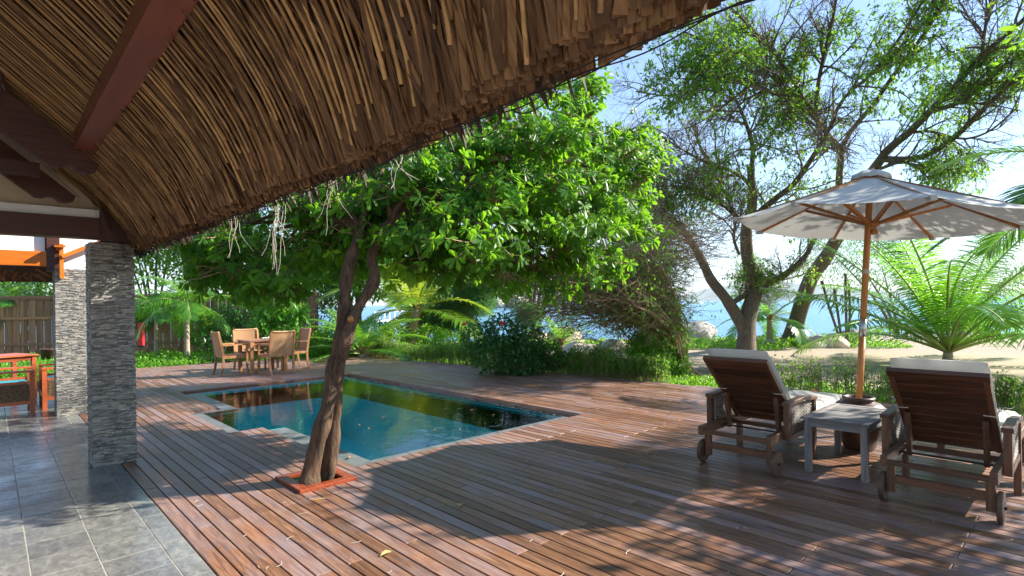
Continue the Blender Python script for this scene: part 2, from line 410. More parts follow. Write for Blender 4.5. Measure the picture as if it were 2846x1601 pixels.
def leaf_batch(P, D, U, Ln, Wd, shape='simple', droop=0.0, fold=0.25):
    """leaf blades at P pointing along D with face normal U. Returns V, Q, T and verts per leaf."""
    D = unit(D); S = unit(np.cross(D, U)); U = np.cross(S, D)
    Ln = Ln[:, None]; Wd = Wd[:, None]
    g = np.array([0, 0, -1.0])
    if shape == 'simple':      # kite with a crease: 4 verts
        v0 = P; v1 = P + D * Ln * 0.5 + S * Wd * 0.5 - U * Wd * fold; v2 = P + D * Ln + g * Ln * droop; v3 = P + D * Ln * 0.5 - S * Wd * 0.5 - U * Wd * fold
        V = np.stack([v0, v1, v2, v3], 1); n = len(P); b = np.arange(n)[:, None] * 4
        return V.reshape(-1, 3), [], np.concatenate([b + [0, 1, 2], b + [0, 2, 3]]), 4
    if shape == 'broad':       # obovate, creased and curved: 8 verts
        def p(a, s_, h): return P + D * Ln * a + S * Wd * s_ + U * Wd * h + g * Ln * droop * a * a
        V = np.stack([p(0, 0, 0), p(.4, .30, .06), p(.4, 0, -.04), p(.4, -.30, .06), p(.78, .5, .05), p(.78, 0, -.06), p(.78, -.5, .05), p(1, 0, -.05)], 1)
        n = len(P); b = np.arange(n)[:, None] * 8
        T = np.concatenate([b + q for q in ([0, 1, 2], [0, 2, 3], [4, 7, 5], [5, 7, 6])])
        Q = np.concatenate([b + q for q in ([1, 4, 5, 2], [2, 5, 6, 3])])
        return V.reshape(-1, 3), Q, T, 8
    if shape == 'cut':         # long narrow, square cut ends
        v = []
        for a, wd in ((0, .8), (0.5, 1.0), (1.0, .9)):
            c = P + D * Ln * a + g * Ln * droop * a * a
            v += [c + S * Wd * .5 * wd, c - S * Wd * .5 * wd]
        V = np.stack(v, 1); n = len(P); b = np.arange(n)[:, None] * 6
        return V.reshape(-1, 3), np.concatenate([b + [0, 2, 3, 1], b + [2, 4, 5, 3]]), [], 6
    if shape == 'blade':       # long narrow: 6 verts, 2 quads folded along length
        v = []
        for a, wd in ((0, .35), (0.5, 1.0), (1.0, .12)):
            c = P + D * Ln * a + g * Ln * droop * a * a
            v += [c + S * Wd * .5 * wd, c - S * Wd * .5 * wd]
        V = np.stack(v, 1); n = len(P); b = np.arange(n)[:, None] * 6
        return V.reshape(-1, 3), np.concatenate([b + [0, 2, 3, 1], b + [2, 4, 5, 3]]), [], 6
def rand_dirs(n): return unit(rng.normal(size=(n, 3)))
def grow(P, Rr, per, length, rad, K=5, ang=(0.5, 1.1), bend=0.25, up=0.1, start=0.15, flat=0.0):
    """children on a batch of branches P (B,K0,3); returns child polylines and radii"""
    B, K0, _ = P.shape
    n = B * per; bi = np.repeat(np.arange(B), per)
    tpar = rng.uniform(start, 1.0, n) * (K0 - 1); i0 = np.minimum(tpar.astype(int), K0 - 2); fr = (tpar - i0)[:, None]
    base = P[bi, i0] * (1 - fr) + P[bi, i0 + 1] * fr
    r0 = Rr[bi, i0] * (1 - fr[:, 0]) + Rr[bi, i0 + 1] * fr[:, 0]
    tan = unit(P[bi, i0 + 1] - P[bi, i0])
    per_ = unit(np.cross(tan, rand_dirs(n)))
    th = rng.uniform(*ang, n)[:, None]
    d = tan * np.cos(th) + per_ * np.sin(th); d[:, 2] += up; d[:, 2] *= (1 - flat); d = unit(d)
    ln = rng.uniform(*length, n) * (1 - 0.5 * tpar / (K0 - 1))
    pts = [base]; cur = base
    cv = rand_dirs(n) * bend
    for k in range(1, K):
        d = unit(d + cv / K * 2 + rand_dirs(n) * bend * 0.35 + np.array([0, 0, up * 0.15]))
        cur = cur + d * (ln / (K - 1))[:, None]; pts.append(cur)
    C = np.stack(pts, 1)
    rr = np.minimum(r0 * 0.75, rad)[:, None] * np.linspace(1, 0.3, K)[None]
    return C, np.maximum(rr, 0.0015)

# ------------------------------------------------------------------ ground, sea, hills
deck_far = [(-4.0, 18.2), (2.69, 16.5), (5.76, 15.84), (7.95, 15.2), (8.35, 10.5), (8.94, 4.46), (9.35, -0.5), (9.6, -3.0)]
def fwd(x, y): return x * _f[0] + y * _f[1]
def ground_z(x, y):
    s = fwd(x, y)
    z = np.interp(s, [0, 11, 16, 24, 30, 36, 60], [-0.22, -0.16, -0.28, -0.30, -0.55, -1.3, -4.0])
    return z + 0.02 * np.sin(x * 1.7) * np.cos(y * 1.3)
xs = np.unique(np.concatenate([[-600, -200, -90, -50, -30, -20, -14, -10], np.arange(-7, 1.9, 1.0), [1.98, 3.2, 4.5, 5.80], np.arange(6.4, 48, 0.8), [52, 60, 80, 120, 200, 600]]))
ys = np.unique(np.concatenate([[-600, -200, -90, -50, -30, -20, -14, -10], np.arange(-8, 4.5, 1.0), [4.6, 7, 9, 11.30], np.arange(12, 48, 0.8), [52, 60, 80, 120, 200, 600]]))
GX, GY = np.meshgrid(xs, ys, indexing='ij')
GZ = ground_z(GX, GY)
nx, ny = len(xs), len(ys)
V = np.stack([GX, GY, GZ], -1).reshape(-1, 3)
Q = []
for i in range(nx - 1):
    for j in range(ny - 1):
        cx, cy = (xs[i] + xs[i + 1]) / 2, (ys[j] + ys[j + 1]) / 2
        if 1.98 < cx < 5.80 and 4.6 < cy < 11.30: continue
        Q.append((i * ny + j, (i + 1) * ny + j, (i + 1) * ny + j + 1, i * ny + j + 1))
sgrid = fwd(GX, GY); lat = GX * _r[0] + GY * _r[1]
sandy = np.where((lat > -2.0) | (sgrid > 28), 0.62, 0.05)
sandy = np.where((lat > -2.0) & (sgrid > 11.0) & (sgrid < 16.6) & (lat < 6), 0.42, sandy)
link('ground', np_mesh('ground', V, [np.array(Q)], M['ground'], True, sandy.ravel()))['kind'] = 'structure'
SEA = -1.2
b = MB()
b.add([(-9000, -9000, SEA), (14000, -9000, SEA), (14000, 14000, SEA), (-9000, 14000, SEA)], [(0, 1, 2, 3)])
# the sea is a strip beyond the beach: start it past the garden so it lies under the sloping sand
c0 = _f * 29.0; far = 14000
quad = [c0 - _r * far, c0 + _r * far, c0 + _r * far + _f * far, c0 - _r * far + _f * far]
b = MB(); b.add([(q[0], q[1], SEA) for q in quad], [(0, 1, 2, 3)])
b.build('sea', M['sea'])['kind'] = 'structure'

def rock_mesh(name, sx, sy, sz, seed, material, sub=3, amp=0.22):
    import bmesh
    from mathutils import noise as mn
    bm = bmesh.new(); bmesh.ops.create_icosphere(bm, subdivisions=sub, radius=1.0)
    for v_ in bm.verts:
        p = v_.co.copy(); k = 1 + amp * mn.noise(p * 1.3 + Vector((seed, seed * 2, 0))) * 2 + amp * .4 * mn.noise(p * 3.5 + Vector((seed, 0, seed)))
        q = p * k
        v_.co = Vector((q.x * sx, q.y * sy, q.z * sz))
    me = bpy.data.meshes.new(name); bm.to_mesh(me); bm.free()
    me.materials.append(material); me.polygons.foreach_set('use_smooth', [True] * len(me.polygons))
    return me
# far hills across the bay
def hill(name, label, pts, dep, thick, material, kind=None, cat=None):
    b = MB(); top = [at(x, y, dep) for x, y in pts]
    V = []
    n = len(top)
    for k, dz, back in ((0, 0, 0.0), (1, 1, 1.0), (2, 0.0, 2.0)):
        for p in top:
            z = p[2] if k == 1 else SEA - 2
            q = p + _f * thick * back; V.append((q[0], q[1], z))
    Qf = []
    for k in (0, 1):
        for i in range(n - 1): Qf.append((k * n + i, k * n + i + 1, (k + 1) * n + i + 1, (k + 1) * n + i))
    b.add(V, Qf)
    o = b.build(name, material, None, True)
    if kind: o['kind'] = kind
    return o
M['far_hill'] = plain('distant_hillside', (0.10, 0.16, 0.10), 0.95, 0, 0.3, 0.004, 0)
hill('hills', '', [(1840, 833), (1880, 826), (1930, 822), (1965, 815), (2010, 799), (2050, 793), (2100, 786), (2160, 778), (2230, 776), (2300, 783), (2380, 792), (2460, 800), (2600, 806), (2800, 812), (3000, 816)], 5200, 500, M['far_hill'], 'structure')
# rocky headland with trees
HD = 330.0
hl = thing('rocky_headland', 'rocky wooded headland of pale boulders across the bay water', 'headland', at(1440, 850, HD))
hb = np.array(hl.location)
def hpt(x, y, d=HD): return at(x, y, d)
for i, (x, y, sx, sz, mt) in enumerate([(1375, 842, 26, 26, 'sand_rock'), (1350, 822, 20, 20, 'sand_rock'), (1410, 836, 22, 22, 'warm_rock'), (1440, 842, 16, 18, 'warm_rock'), (1398, 818, 18, 17, 'sand_rock'),
        (1432, 828, 18, 20, 'warm_rock'), (1462, 846, 14, 12, 'warm_rock'), (1490, 849, 15, 8, 'warm_rock'), (1520, 850, 16, 6, 'warm_rock'), (1330, 840, 18, 22, 'sand_rock'), (1290, 842, 20, 24, 'sand_rock'), (1545, 851, 14, 5, 'warm_rock'), (1240, 845, 30, 26, 'sand_rock')]):
    k = HD / FPX
    o = link('rock', rock_mesh('rock', sx * k, sx * k, sz * k * 1.1, i * 3.1, M[mt], 3, 0.3), hl, Vector(hpt(x, y, HD + (i % 3) * 3)) - Vector(hb))
def blob_leaves(centers, radii, n, size, tint_amp=1.0, flat=0.6, hollow=0.55, shape='simple', aspect=0.5, droop=0.1, dirbias=None, sizevar=0.35):
    """foliage spread through a union of ellipsoids, denser near the surface"""
    centers = np.asarray(centers, float); radii = np.asarray(radii, float)
    if radii.ndim == 1: radii = np.repeat(radii[:, None], 3, 1) * np.array([1, 1, 0.8])
    vol = np.prod(radii, 1) ** (2 / 3.); ci = rng.choice(len(centers), n, p=vol / vol.sum())
    d = rand_dirs(n); rr = rng.uniform(hollow, 1.05, n) ** 0.8
    P = centers[ci] + d * rr[:, None] * radii[ci]
    D = unit(d * np.array([1, 1, 0.3]) + rand_dirs(n) * 0.9 + np.array([0, 0, -0.25]) + (0 if dirbias is None else np.asarray(dirbias)))
    U = unit(rand_dirs(n) * flat + np.array([0, 0, 1.0]))
    Ln = size * rng.uniform(1 - sizevar, 1 + sizevar, n)
    V, Q, T, k = leaf_batch(P, D, U, Ln, Ln * aspect, shape, droop)
    clump = np.sin(P[:, 0] * 3.1) * np.sin(P[:, 1] * 2.7) * np.sin(P[:, 2] * 3.7)
    tv = np.clip(0.42 + 0.2 * clump + rng.normal(0, 0.2, n), 0, 0.94)
    tv[rng.random(n) < 0.012] = 1.0
    return V, Q, T, np.repeat(tv, k)
cs = [hpt(x, y, HD + 6) for x, y in [(1410, 806), (1430, 812), (1450, 826), (1475, 836), (1500, 842), (1370, 812), (1340, 808), (1300, 815), (1260, 820), (1530, 846)]]
b = MB(); b.add(*blob_leaves(cs, [4.2, 4.2, 3.6, 3, 2.2, 4, 5, 5.5, 6, 1.5], 5000, 0.9, hollow=0.3)); b.build('trees', M['leaf_dark'], hl, False, hb)['kind'] = 'stuff'
b = None
# low rocks out in the bay
for (x, y, s, lb) in [(1934, 835.5, 5, 'low dark rock far out in the bay near the horizon'), (1518, 882, 1.0, 'small dark rock poking out of the bay water')]:
    p = at(x, y, 500 if y < 850 else 95)
    p[2] = SEA
    o = link('sea_rock', rock_mesh('sea_rock', s * 1.2, s * 1.2, s * .35, x * .1, M['sand_rock'], 2), None, p); tag(o, lb, 'rock')
# sheltered boulders along the shore
SH = [(1935, 945, 24, .95, .62, 'large round grey boulder on the shore left of the forked tree', 'sand_rock'),
      (2155, 950, 21, .55, .22, 'flat pale boulder on the shore between the two leaning trunks', 'sand_rock'),
      (2270, 958, 20, .50, .30, 'pale round boulder on the shore right of the leaning trunk', 'sand_rock'),
      (2318, 958, 20, .55, .36, 'brown angular boulder beside the pale round one on the shore', 'warm_rock'),
      (2365, 952, 21, .42, .48, 'dark upright rock at the foot of the thin shore saplings', 'sand_rock'),
      (1575, 945, 24, .85, .55, 'sunlit pale boulder behind the hedge near the small beach palm', 'warm_rock'),
      (1620, 975, 15, .85, .45, 'low sunlit pale boulder under the vine thicket', 'warm_rock'),
      (1700, 985, 14, .75, .50, 'bright sandy boulder behind the hedge under the vine thicket', 'warm_rock'),
      (1490, 950, 26, .7, .35, 'small sunlit boulder glimpsed above the hedge by the red hibiscus', 'warm_rock')]
for i, (x, y, d, sx, sz, lb, mt) in enumerate(SH):
    p = at(x, y, d); gz = float(ground_z(p[0], p[1])); p[2] = gz + sz * 0.35
    tag(link('boulder', rock_mesh('boulder', sx, sx * .8, sz, i * 5.3 + 1, M[mt], 3, 0.16), None, p), lb, 'boulder', 'boulders along the shore')

# ------------------------------------------------------------------ pool
PX0, PX1, PY0, PY1 = 2.45, 5.70, 4.70, 11.24
NX0, NY0, NY1 = 2.08, 7.07, 9.03
pool = thing('pool', 'turquoise swimming pool sunk in the timber deck', None, (0, 0, 0)); del pool['label']; pool['kind'] = 'structure'
WX0, WX1, WY0, WY1 = 2.70, 5.42, 4.92, 10.98      # water basin inside the coping
WN0, WNY0, WNY1 = 2.22, 7.07, 8.90                # basin notch
ZC = -0.045; ZB = -1.30; ZW = -0.053
b = MB()
def wall(b, a, c, z0, z1):
    b.add([(a[0], a[1], z0), (c[0], c[1], z0), (c[0], c[1], z1), (a[0], a[1], z1)], [(0, 1, 2, 3)])
loop = [(WX0, WY0), (WX1, WY0), (WX1, WY1), (WX0, WY1), (WX0, WNY1), (WN0, WNY1), (WN0, WNY0), (WX0, WNY0)]
for i in range(8): wall(b, loop[i], loop[(i + 1) % 8], ZB, ZC - 0.002)
b.add([(WX0, WY0, ZB), (WX1, WY0, ZB), (WX1, WY1, ZB), (WX0, WY1, ZB)], [(0, 1, 2, 3)])
b.add([(WN0, WNY0, -0.55), (WX0, WNY0, -0.55), (WX0, WNY1, -0.55), (WN0, WNY1, -0.55)], [(0, 1, 2, 3)])
# underwater bench round the near corner
b.box((WX0 + 0.25, (WY0 + 6.9) / 2, -0.55 - 0.4), (0.5 - .006, 6.9 - WY0 - .006, 0.8))
b.box(((WX0 + WX1) / 2 + .25, WY0 + 0.2, -0.55 - 0.4), (WX1 - WX0 - 0.52, 0.4 - .006, 0.8))
b.build('pool_basin', M['lining'], pool)
# coping slabs
def coping(x0, x1, y0, y1, z, along, step=0.6):
    if along == 'Y':
        n = max(1, round((y1 - y0) / step)); e = np.linspace(y0, y1, n + 1)
        for i in range(n):
            q = MB(); q.box(((x0 + x1) / 2, (e[i] + e[i + 1]) / 2, z - 0.02), (x1 - x0, e[i + 1] - e[i] - 0.003, 0.04), 0, 0.004); q.build('coping_slab', M['coping'], pool)
    else:
        n = max(1, round((x1 - x0) / step)); e = np.linspace(x0, x1, n + 1)
        for i in range(n):
            q = MB(); q.box(((e[i] + e[i + 1]) / 2, (y0 + y1) / 2, z - 0.02), (e[i + 1] - e[i] - 0.003, y1 - y0, 0.04), 0, 0.004); q.build('coping_slab', M['coping'], pool)
coping(2.50, WX0 + .01, WY0, 7.05, ZC, 'Y')
coping(2.50, WX1 + .16, 4.66, WY0 + .01, ZC, 'X')
coping(2.52, WX0 + .01, WNY1 + .14, WY1, ZC, 'Y')
coping(NX0 + .02, WX0 + .01, WNY1, WNY1 + .137, ZC + .002, 'X')
coping(NX0 + .02, WN0 + .01, WNY0, WNY1 - .003, ZC, 'Y')
coping(WX1 - .01, WX1 + .16, WY0 + .013, WY1, -0.0515, 'Y')
coping(2.52, WX1 + .16, WY1 + .003, WY1 + .13, ZC, 'X')
# concrete shelf under the coping and pebble channel
b = MB()
b.box(((2.40 + 2.72) / 2, (4.60 + 7.05) / 2, -0.30), (0.30, 2.45, 0.30)); b.box((2.61, (9.05 + 11.3) / 2, -0.30), (0.20, 2.2, 0.3))
b.box(((2.4 + 5.8) / 2, 4.78, -0.302), (3.4, 0.27, 0.30)); b.box((5.61, 7.95, -0.304), (0.38, 6.8, 0.30)); b.box((4.1, 11.13, -0.306), (3.2, 0.3, 0.30))
b.box((2.14, 8.0, -0.31), (0.16, 1.9, 0.3)); b.box((2.35, 8.99, -0.309), (0.6, 0.18, 0.3)); b.box((2.25, 10.1, -0.315), (0.5, 2.4, 0.3))
for q_ in b.V: q_[:, 2] += 0.058
b.build('pool_shelf', M['grout'], pool)
# water
b = MB()
e = 0.0
for (x0, x1, y0, y1) in ((WX0, WX1 + .155, WY0, WY1), (WN0, WX0, WNY0, WNY1)):
    b.add([(x0, y0, ZW), (x1, y0, ZW), (x1, y1, ZW), (x0, y1, ZW)], [(0, 1, 2, 3)])
b.n  # thin film of water runs over the far coping
o = b.build('pool_water', M['pool_water']); o['kind'] = 'structure'
o.location.z = 0.004
# pebbles in the channel
b = MB()
def ico(): 
    f = (1 + 5 ** .5) / 2
    V = np.array([(-1, f, 0), (1, f, 0), (-1, -f, 0), (1, -f, 0), (0, -1, f), (0, 1, f), (0, -1, -f), (0, 1, -f), (f, 0, -1), (f, 0, 1), (-f, 0, -1), (-f, 0, 1)]) / 1.9
    T = np.array([(0, 11, 5), (0, 5, 1), (0, 1, 7), (0, 7, 10), (0, 10, 11), (1, 5, 9), (5, 11, 4), (11, 10, 2), (10, 7, 6), (7, 1, 8), (3, 9, 4), (3, 4, 2), (3, 2, 6), (3, 6, 8), (3, 8, 9), (4, 9, 5), (2, 4, 11), (6, 2, 10), (8, 6, 7), (9, 8, 1)])
    return V, T
IV, IT = ico()
for (x0, x1, y0, y1, n, z) in ((5.59, 5.69, 4.75, 11.2, 620, -0.088), (2.4, 5.6, 11.12, 11.22, 260, -0.088), (2.40, 2.49, 4.72, 7.03, 200, -0.088), (2.42, 2.51, 9.05, 11.2, 160, -0.088)):
    for k in range(n):
        r_ = random.uniform(.010, .022)
        b.add(IV * np.array([r_ * random.uniform(.8, 1.4), r_ * random.uniform(.8, 1.4), r_ * .7]) + (random.uniform(x0, x1), random.uniform(y0, y1), z + random.uniform(0, .02)), (), IT)
o = b.build('pebbles', M['pebble'], None, True); tag(o, 'small grey pebbles filling the gutter round the pool', 'pebbles', None, 'stuff')

# ------------------------------------------------------------------ deck
deck = MB()
def deck_x_max(y):
    pts = sorted([(q[1], q[0]) for q in deck_far[3:]]); return float(np.interp(y, [p[0] for p in pts], [p[1] for p in pts]))
def deck_y_max(x): return float(np.interp(x, [q[0] for q in deck_far[:4]], [q[1] for q in deck_far[:4]]))
deck_root = thing('deck', None, None); deck_root['kind'] = 'structure'
BW = 0.0958; GAP = 0.008
plankme = {}
unit_b = MB(); unit_b.box((0, 0, -0.0125), (BW - GAP, 1.0, 0.025), 0, 0.003)
unit_me = unit_b.mesh('plank', M['deck'])
planks = []
row = 0; x = 0.9 + BW / 2 + 0.004
while x < 9.7:
    ylim = deck_y_max(x) if x < 7.95 else 99
    if x >= 7.95:
        ly = np.linspace(-3, 15.2, 400); ok = [y for y in ly if deck_x_max(y) >= x]
        ylim = max(ok) if ok else -9
    if ylim < -2.9: break
    segs = [(-3.0, ylim)]
    holes = []
    if PX0 < x < PX1: holes.append((PY0, PY1))
    if NX0 < x <= PX0: holes.append((NY0, NY1))
    if 1.80 < x < 2.22: holes.append((4.36, 4.83))
    if x < 1.04: holes += [(6.42, 6.80), (9.93, 10.30)]
    for h0, h1 in holes:
        ns = []
        for s0, s1 in segs:
            if h1 <= s0 or h0 >= s1: ns.append((s0, s1)); continue
            if h0 - s0 > .05: ns.append((s0, h0))
            if s1 - h1 > .05: ns.append((h1, s1))
        segs = ns
    k0 = [0, 2, 1, 3][row % 4] if row % 2 else [0, 2][(row // 2) % 2] + (0 if random.random() < .7 else 1)
    joints = [0.56 + 0.6 * j for j in range(-8, 28) if (j + (0 if row % 2 == 0 else 2) + (1 if (row // 14) % 2 else 0)) % 4 == 0]
    for s0, s1 in segs:
        cuts = [s0] + [j for j in joints if s0 + .15 < j < s1 - .15] + [s1]
        for a, c_ in zip(cuts[:-1], cuts[1:]):
            planks.append((x, a, c_))
    x += BW; row += 1
def plank_size(p):
    x_, a, c_ = p; y_ = (a + c_) / 2; d = max(1.0, fwd(x_, y_)); la = x_ * _r[0] + y_ * _r[1]
    vis = abs(la / d) < 1.0 and fwd(x_, y_) > 1.2
    return (c_ - a) / d ** 2 if vis else 0
planks.sort(key=plank_size, reverse=True)
rest = MB()
for i, (x_, a, c_) in enumerate(planks):
    z = random.uniform(-0.0012, 0.0012)
    if i < 300:
        o = link('plank', unit_me, deck_root, (x_, (a + c_) / 2, z)); o.scale = (1, c_ - a - 0.004, 1)
    else: rest.box((x_, (a + c_) / 2, -0.0125 + z), (BW - GAP, c_ - a - .004, .025), 0, .003)
o = rest.build('planks', M['deck'], deck_root); o['kind'] = 'stuff'
b = MB()
for k in range(-5, 32):
    y = 0.56 + 0.6 * k
    for (x0, x1) in ((0.93, 9.6),):
        if y > 15.5: x1 = 5.0
        segs = [(x0, min(x1, deck_x_max(y) if y < 15.2 else x1))]
        if PY0 - .1 < y < PY1 + .1: segs = [(x0, 2.0 if NY0 - .1 < y < NY1 + .1 else 2.38), (5.78, segs[0][1])]
        for a, c_ in segs: b.box(((a + c_) / 2, y, -0.075), (c_ - a, 0.05, 0.09))
b.build('joist', M['joist'], deck_root)['kind'] = 'stuff'
# fascia boards round the pool opening and the deck edge
def fascia(a, c_, zt=-0.027, h=0.10, th=0.022):
    q = MB(); q.bar((a[0], a[1], zt - h / 2), (c_[0], c_[1], zt - h / 2), th, h); q.build('fascia_board', M['deck'], deck_root)
ed = [(PX0 - .012, PY0), (PX0 - .012, NY0)], [(NX0 - .012, NY0), (NX0 - .012, NY1)], [(PX0 - .012, NY1), (PX0 - .012, PY1)]
for a, c_ in ed: fascia(a, c_)
fascia((PX0, PY1 + .012), (3.75, PY1 + .012)); fascia((3.76, PY1 + .012), (PX1, PY1 + .012))
for y0, y1 in ((4.7, 7.0), (7.003, 9.2), (9.203, 11.24)): fascia((PX1 + .012, y0), (PX1 + .012, y1))
fascia((PX0, PY0 - .012), (PX1, PY0 - .012)); fascia((NX0, NY0 - .012), (PX0, NY0 - .012)); fascia((NX0, NY1 + .012), (PX0, NY1 + .012))
for a, c_ in zip(deck_far[1:-1], deck_far[2:]):
    fascia((a[0] + .02, a[1] + .01), (c_[0] + .02, c_[1] + .01), -0.027, 0.14)

# ------------------------------------------------------------------ pavilion floor
fl = thing('patio_floor', None, None); fl['kind'] = 'structure'
b = MB(); b.box((-3.6, 4.5, -0.0820), (8.992, 15.8, 0.16)); b.build('grout_bed', M['grout'], fl)
TS = 0.305
tiles = []
for i in range(28):
    x1 = 0.765 - (i) * TS; x0 = x1 - TS
    for j in range(-10, 27):
        y0 = 4.36 + 0.305 * (j) - (0.04 if i == 0 else 0); tiles.append(((x0 + x1) / 2, y0 + TS / 2, TS, TS))
for j in range(-10, 27): tiles.append(((0.765 + 0.896) / 2, 4.36 + .305 * j + TS / 2, 0.131, TS))
def tsz(tl):
    d = max(1.2, fwd(tl[0], tl[1])); la = tl[0] * _r[0] + tl[1] * _r[1]
    return tl[2] / d ** 2 if (abs(la / d) < 0.98 and fwd(tl[0], tl[1]) > 1.5) else 0
tiles.sort(key=tsz, reverse=True)
tq = MB(); tq.box((0, 0, 0), (TS - .007, TS - .007, 0.012), 0, 0.0015); tme = tq.mesh('tile', M['tile'])
rest = MB()
for i, (x_, y_, sx, sy) in enumerate(tiles):
    z = -0.006 + random.uniform(-.0006, .0006)
    if i < 300:
        o = link('tile', tme, fl, (x_, y_, z)); o.scale = ((sx - .007) / (TS - .007), 1, 1)
    else: rest.box((x_, y_, z), (sx - .007, sy - .007, .012), 0, .0015)
rest.build('tiles', M['tile'], fl)['kind'] = 'stuff'

# ------------------------------------------------------------------ stone columns
def column(x0, x1, y0, y1, h, label):
    base = ((x0 + x1) / 2, (y0 + y1) / 2, 0)
    t_ = thing('stone_column', label, 'column', base, 0, 'slate clad columns of the pavilion')
    q = MB(); q.box((0, 0, h / 2 - .005), (x1 - x0 - .03, y1 - y0 - .03, h - .01)); q.build('core', M['thatch_back'], t_)
    items = []
    for face in range(4):
        w_ = (x1 - x0) if face in (0, 2) else (y1 - y0)
        z = 0.0
        while z < h - .006:
            th = random.uniform(.007, .0135)
            u = -w_ / 2
            while u < w_ / 2 - .004:
                ln = min(random.uniform(.025, .085), w_ / 2 - u)
                pr = random.uniform(0.0, .012)
                items.append((face, u + ln / 2, z + th / 2, ln - .0015, th - .0015, pr, random.uniform(-.02, .02))); u += ln
            z += th
    def place(q, it, local=False):
        face, u, z, ln, th, pr, ti = it
        hx, hy = (x1 - x0) / 2 - .016, (y1 - y0) / 2 - .016
        a = [0, math.pi / 2, math.pi, -math.pi / 2][face]      # face 0 looks along -Y
        off = hy if face in (0, 2) else hx
        c_, s_ = math.cos(a), math.sin(a)
        px, py = u, -(off + pr)
        M3 = np.array([[c_, -s_, 0], [s_, c_, 0], [0, 0, 1]]) @ np.array([[1, 0, -ti], [0, 1, 0], [ti, 0, 1]])
        q.box((px * c_ - py * s_, px * s_ + py * c_, z), (ln, .024, th), 0, 0, random.random(), M3)
    front = [it for it in items if it[0] == 0]; random.shuffle(front)
    sel = set(id(it) for it in front[:300])
    rest = MB()
    for it in items:
        if id(it) in sel:
            q = MB(); place(q, it); q.build('slate', M['slate'], t_)
        else: place(rest, it)
    rest.build('slates', M['slate'], t_)['kind'] = 'stuff'
    return t_
column(0.69, 1.03, 6.44, 6.79, 2.11, 'tall square column of thin stacked grey slate in shade at the deck edge')
column(0.67, 1.01, 9.95, 10.29, 2.05, 'sunlit square slate column standing behind the shaded one')

# ------------------------------------------------------------------ pavilion roof
EX, EZ = 1.05, 2.06
CA, SA = math.cos(R(41)), math.sin(R(41))
_S = np.linspace(0, 4.6, 231)
_B = R(41) + R(24) * np.clip(1 - _S / 0.75, 0, 1) ** 1.2          # the lower edge of the thatch sags steeper
_X = EX - np.concatenate([[0], np.cumsum((np.cos(_B[1:]) + np.cos(_B[:-1])) / 2 * 0.02)])
_Z = EZ + np.concatenate([[0], np.cumsum((np.sin(_B[1:]) + np.sin(_B[:-1])) / 2 * 0.02)])
NB = np.array([-SA, 0, -CA])
def slope_at(s): return np.interp(s, _S, _B)
def DNs(s):
    b_ = slope_at(s); return np.stack([np.cos(b_), 0 * b_, -np.sin(b_)], -1)
def RP(Y, s, off=0.0):
    """point on the thatch underside: Y along the eave, s metres up the slope, off below the surface"""
    Y = np.asarray(Y, float); s = np.asarray(s, float); off = np.asarray(off, float)
    Y, s, off = np.broadcast_arrays(Y, s, off)
    b_ = slope_at(s); neg = np.minimum(s, 0)
    X = np.interp(s, _S, _X) - neg * math.cos(_B[0]) - off * np.sin(b_)
    Z = np.interp(s, _S, _Z) + neg * math.sin(_B[0]) - off * np.cos(b_) + 0.05 * np.clip((1.9 - Y) / 1.4, 0, 1)
    return np.stack([X, Y, Z], -1)
ROOF_Y0, ROOF_Y1, ROOF_S = -3.2, 7.0, 4.3
roof = thing('thatched_roof', 'palm thatch roof slope hanging over the deck on the stone column', 'roof', (EX, 2, EZ))
rb = np.array((EX, 2, EZ))
b = MB()
def slab(b, s0, s1, o0, o1, y0=ROOF_Y0, y1=ROOF_Y1):
    ss = np.unique(np.concatenate([[s0, s1], np.clip(np.arange(0, .9, .1), s0, s1)]))
    for a_, c_ in zip(ss[:-1], ss[1:]):
        V = [RP(y, q_, o) for o in (o0, o1) for y, q_ in ((y0, a_), (y1, a_), (y1, c_), (y0, c_))]
        b.add(V, [(0, 1, 2, 3), (7, 6, 5, 4), (0, 4, 5, 1), (2, 6, 7, 3)] + ([(1, 5, 6, 2), (3, 7, 4, 0)]))
slab(b, 0.06, ROOF_S, -0.045, -0.20)
rx, _, rz = RP(0, ROOF_S, 0)
b.add([(rx, ROOF_Y0, rz + .1), (rx, ROOF_Y1, rz + .1), (rx - 3.6 * CA, ROOF_Y1, rz - 3.6 * SA), (rx - 3.6 * CA, ROOF_Y0, rz - 3.6 * SA)], [(0, 1, 2, 3)])  # unseen back slope, added only to keep sky light out
b.build('thatch_bed', M['thatch_back'], roof, False, rb)
# leaflets of the woven palm leaves, herring-boned between the stems
def strips(n, y0, y1, s0, s1, off0, off1, lmin, lmax, w0, w1, ang, tint=(0, 1), side=None):
    Y = rng.uniform(y0, y1, n); s = rng.uniform(s0, s1, n); off = rng.uniform(off0, off1, n)
    ln = rng.uniform(lmin, lmax, n); wd = rng.uniform(w0, w1, n)
    sg = np.where(np.floor(Y / 0.029) % 2 == 0, 1, -1) if side is None else rng.choice([-1, 1], n)
    th = sg * rng.uniform(*ang, n) + 0.42 * np.clip(1 - s / 0.9, 0, 1)
    D = DNs(s + ln / 2) * np.cos(th)[:, None] + np.array([0, 1.0, 0])[None] * np.sin(th)[:, None] + NB[None] * rng.uniform(-.02, .06, n)[:, None]
    P = RP(Y, s, off) - D * ln[:, None]
    tw = rng.normal(0, .35, n)
    U = NB[None] * np.cos(tw)[:, None] + np.array([0, 1.0, 0])[None] * np.sin(tw)[:, None]
    V, Q, T, k = leaf_batch(P, D, U, ln, wd, 'cut', 0.0)
    return V, Q, T, np.repeat(tint[0] + (tint[1] - tint[0]) * rng.random(n) ** 1.8, k)
b = MB()
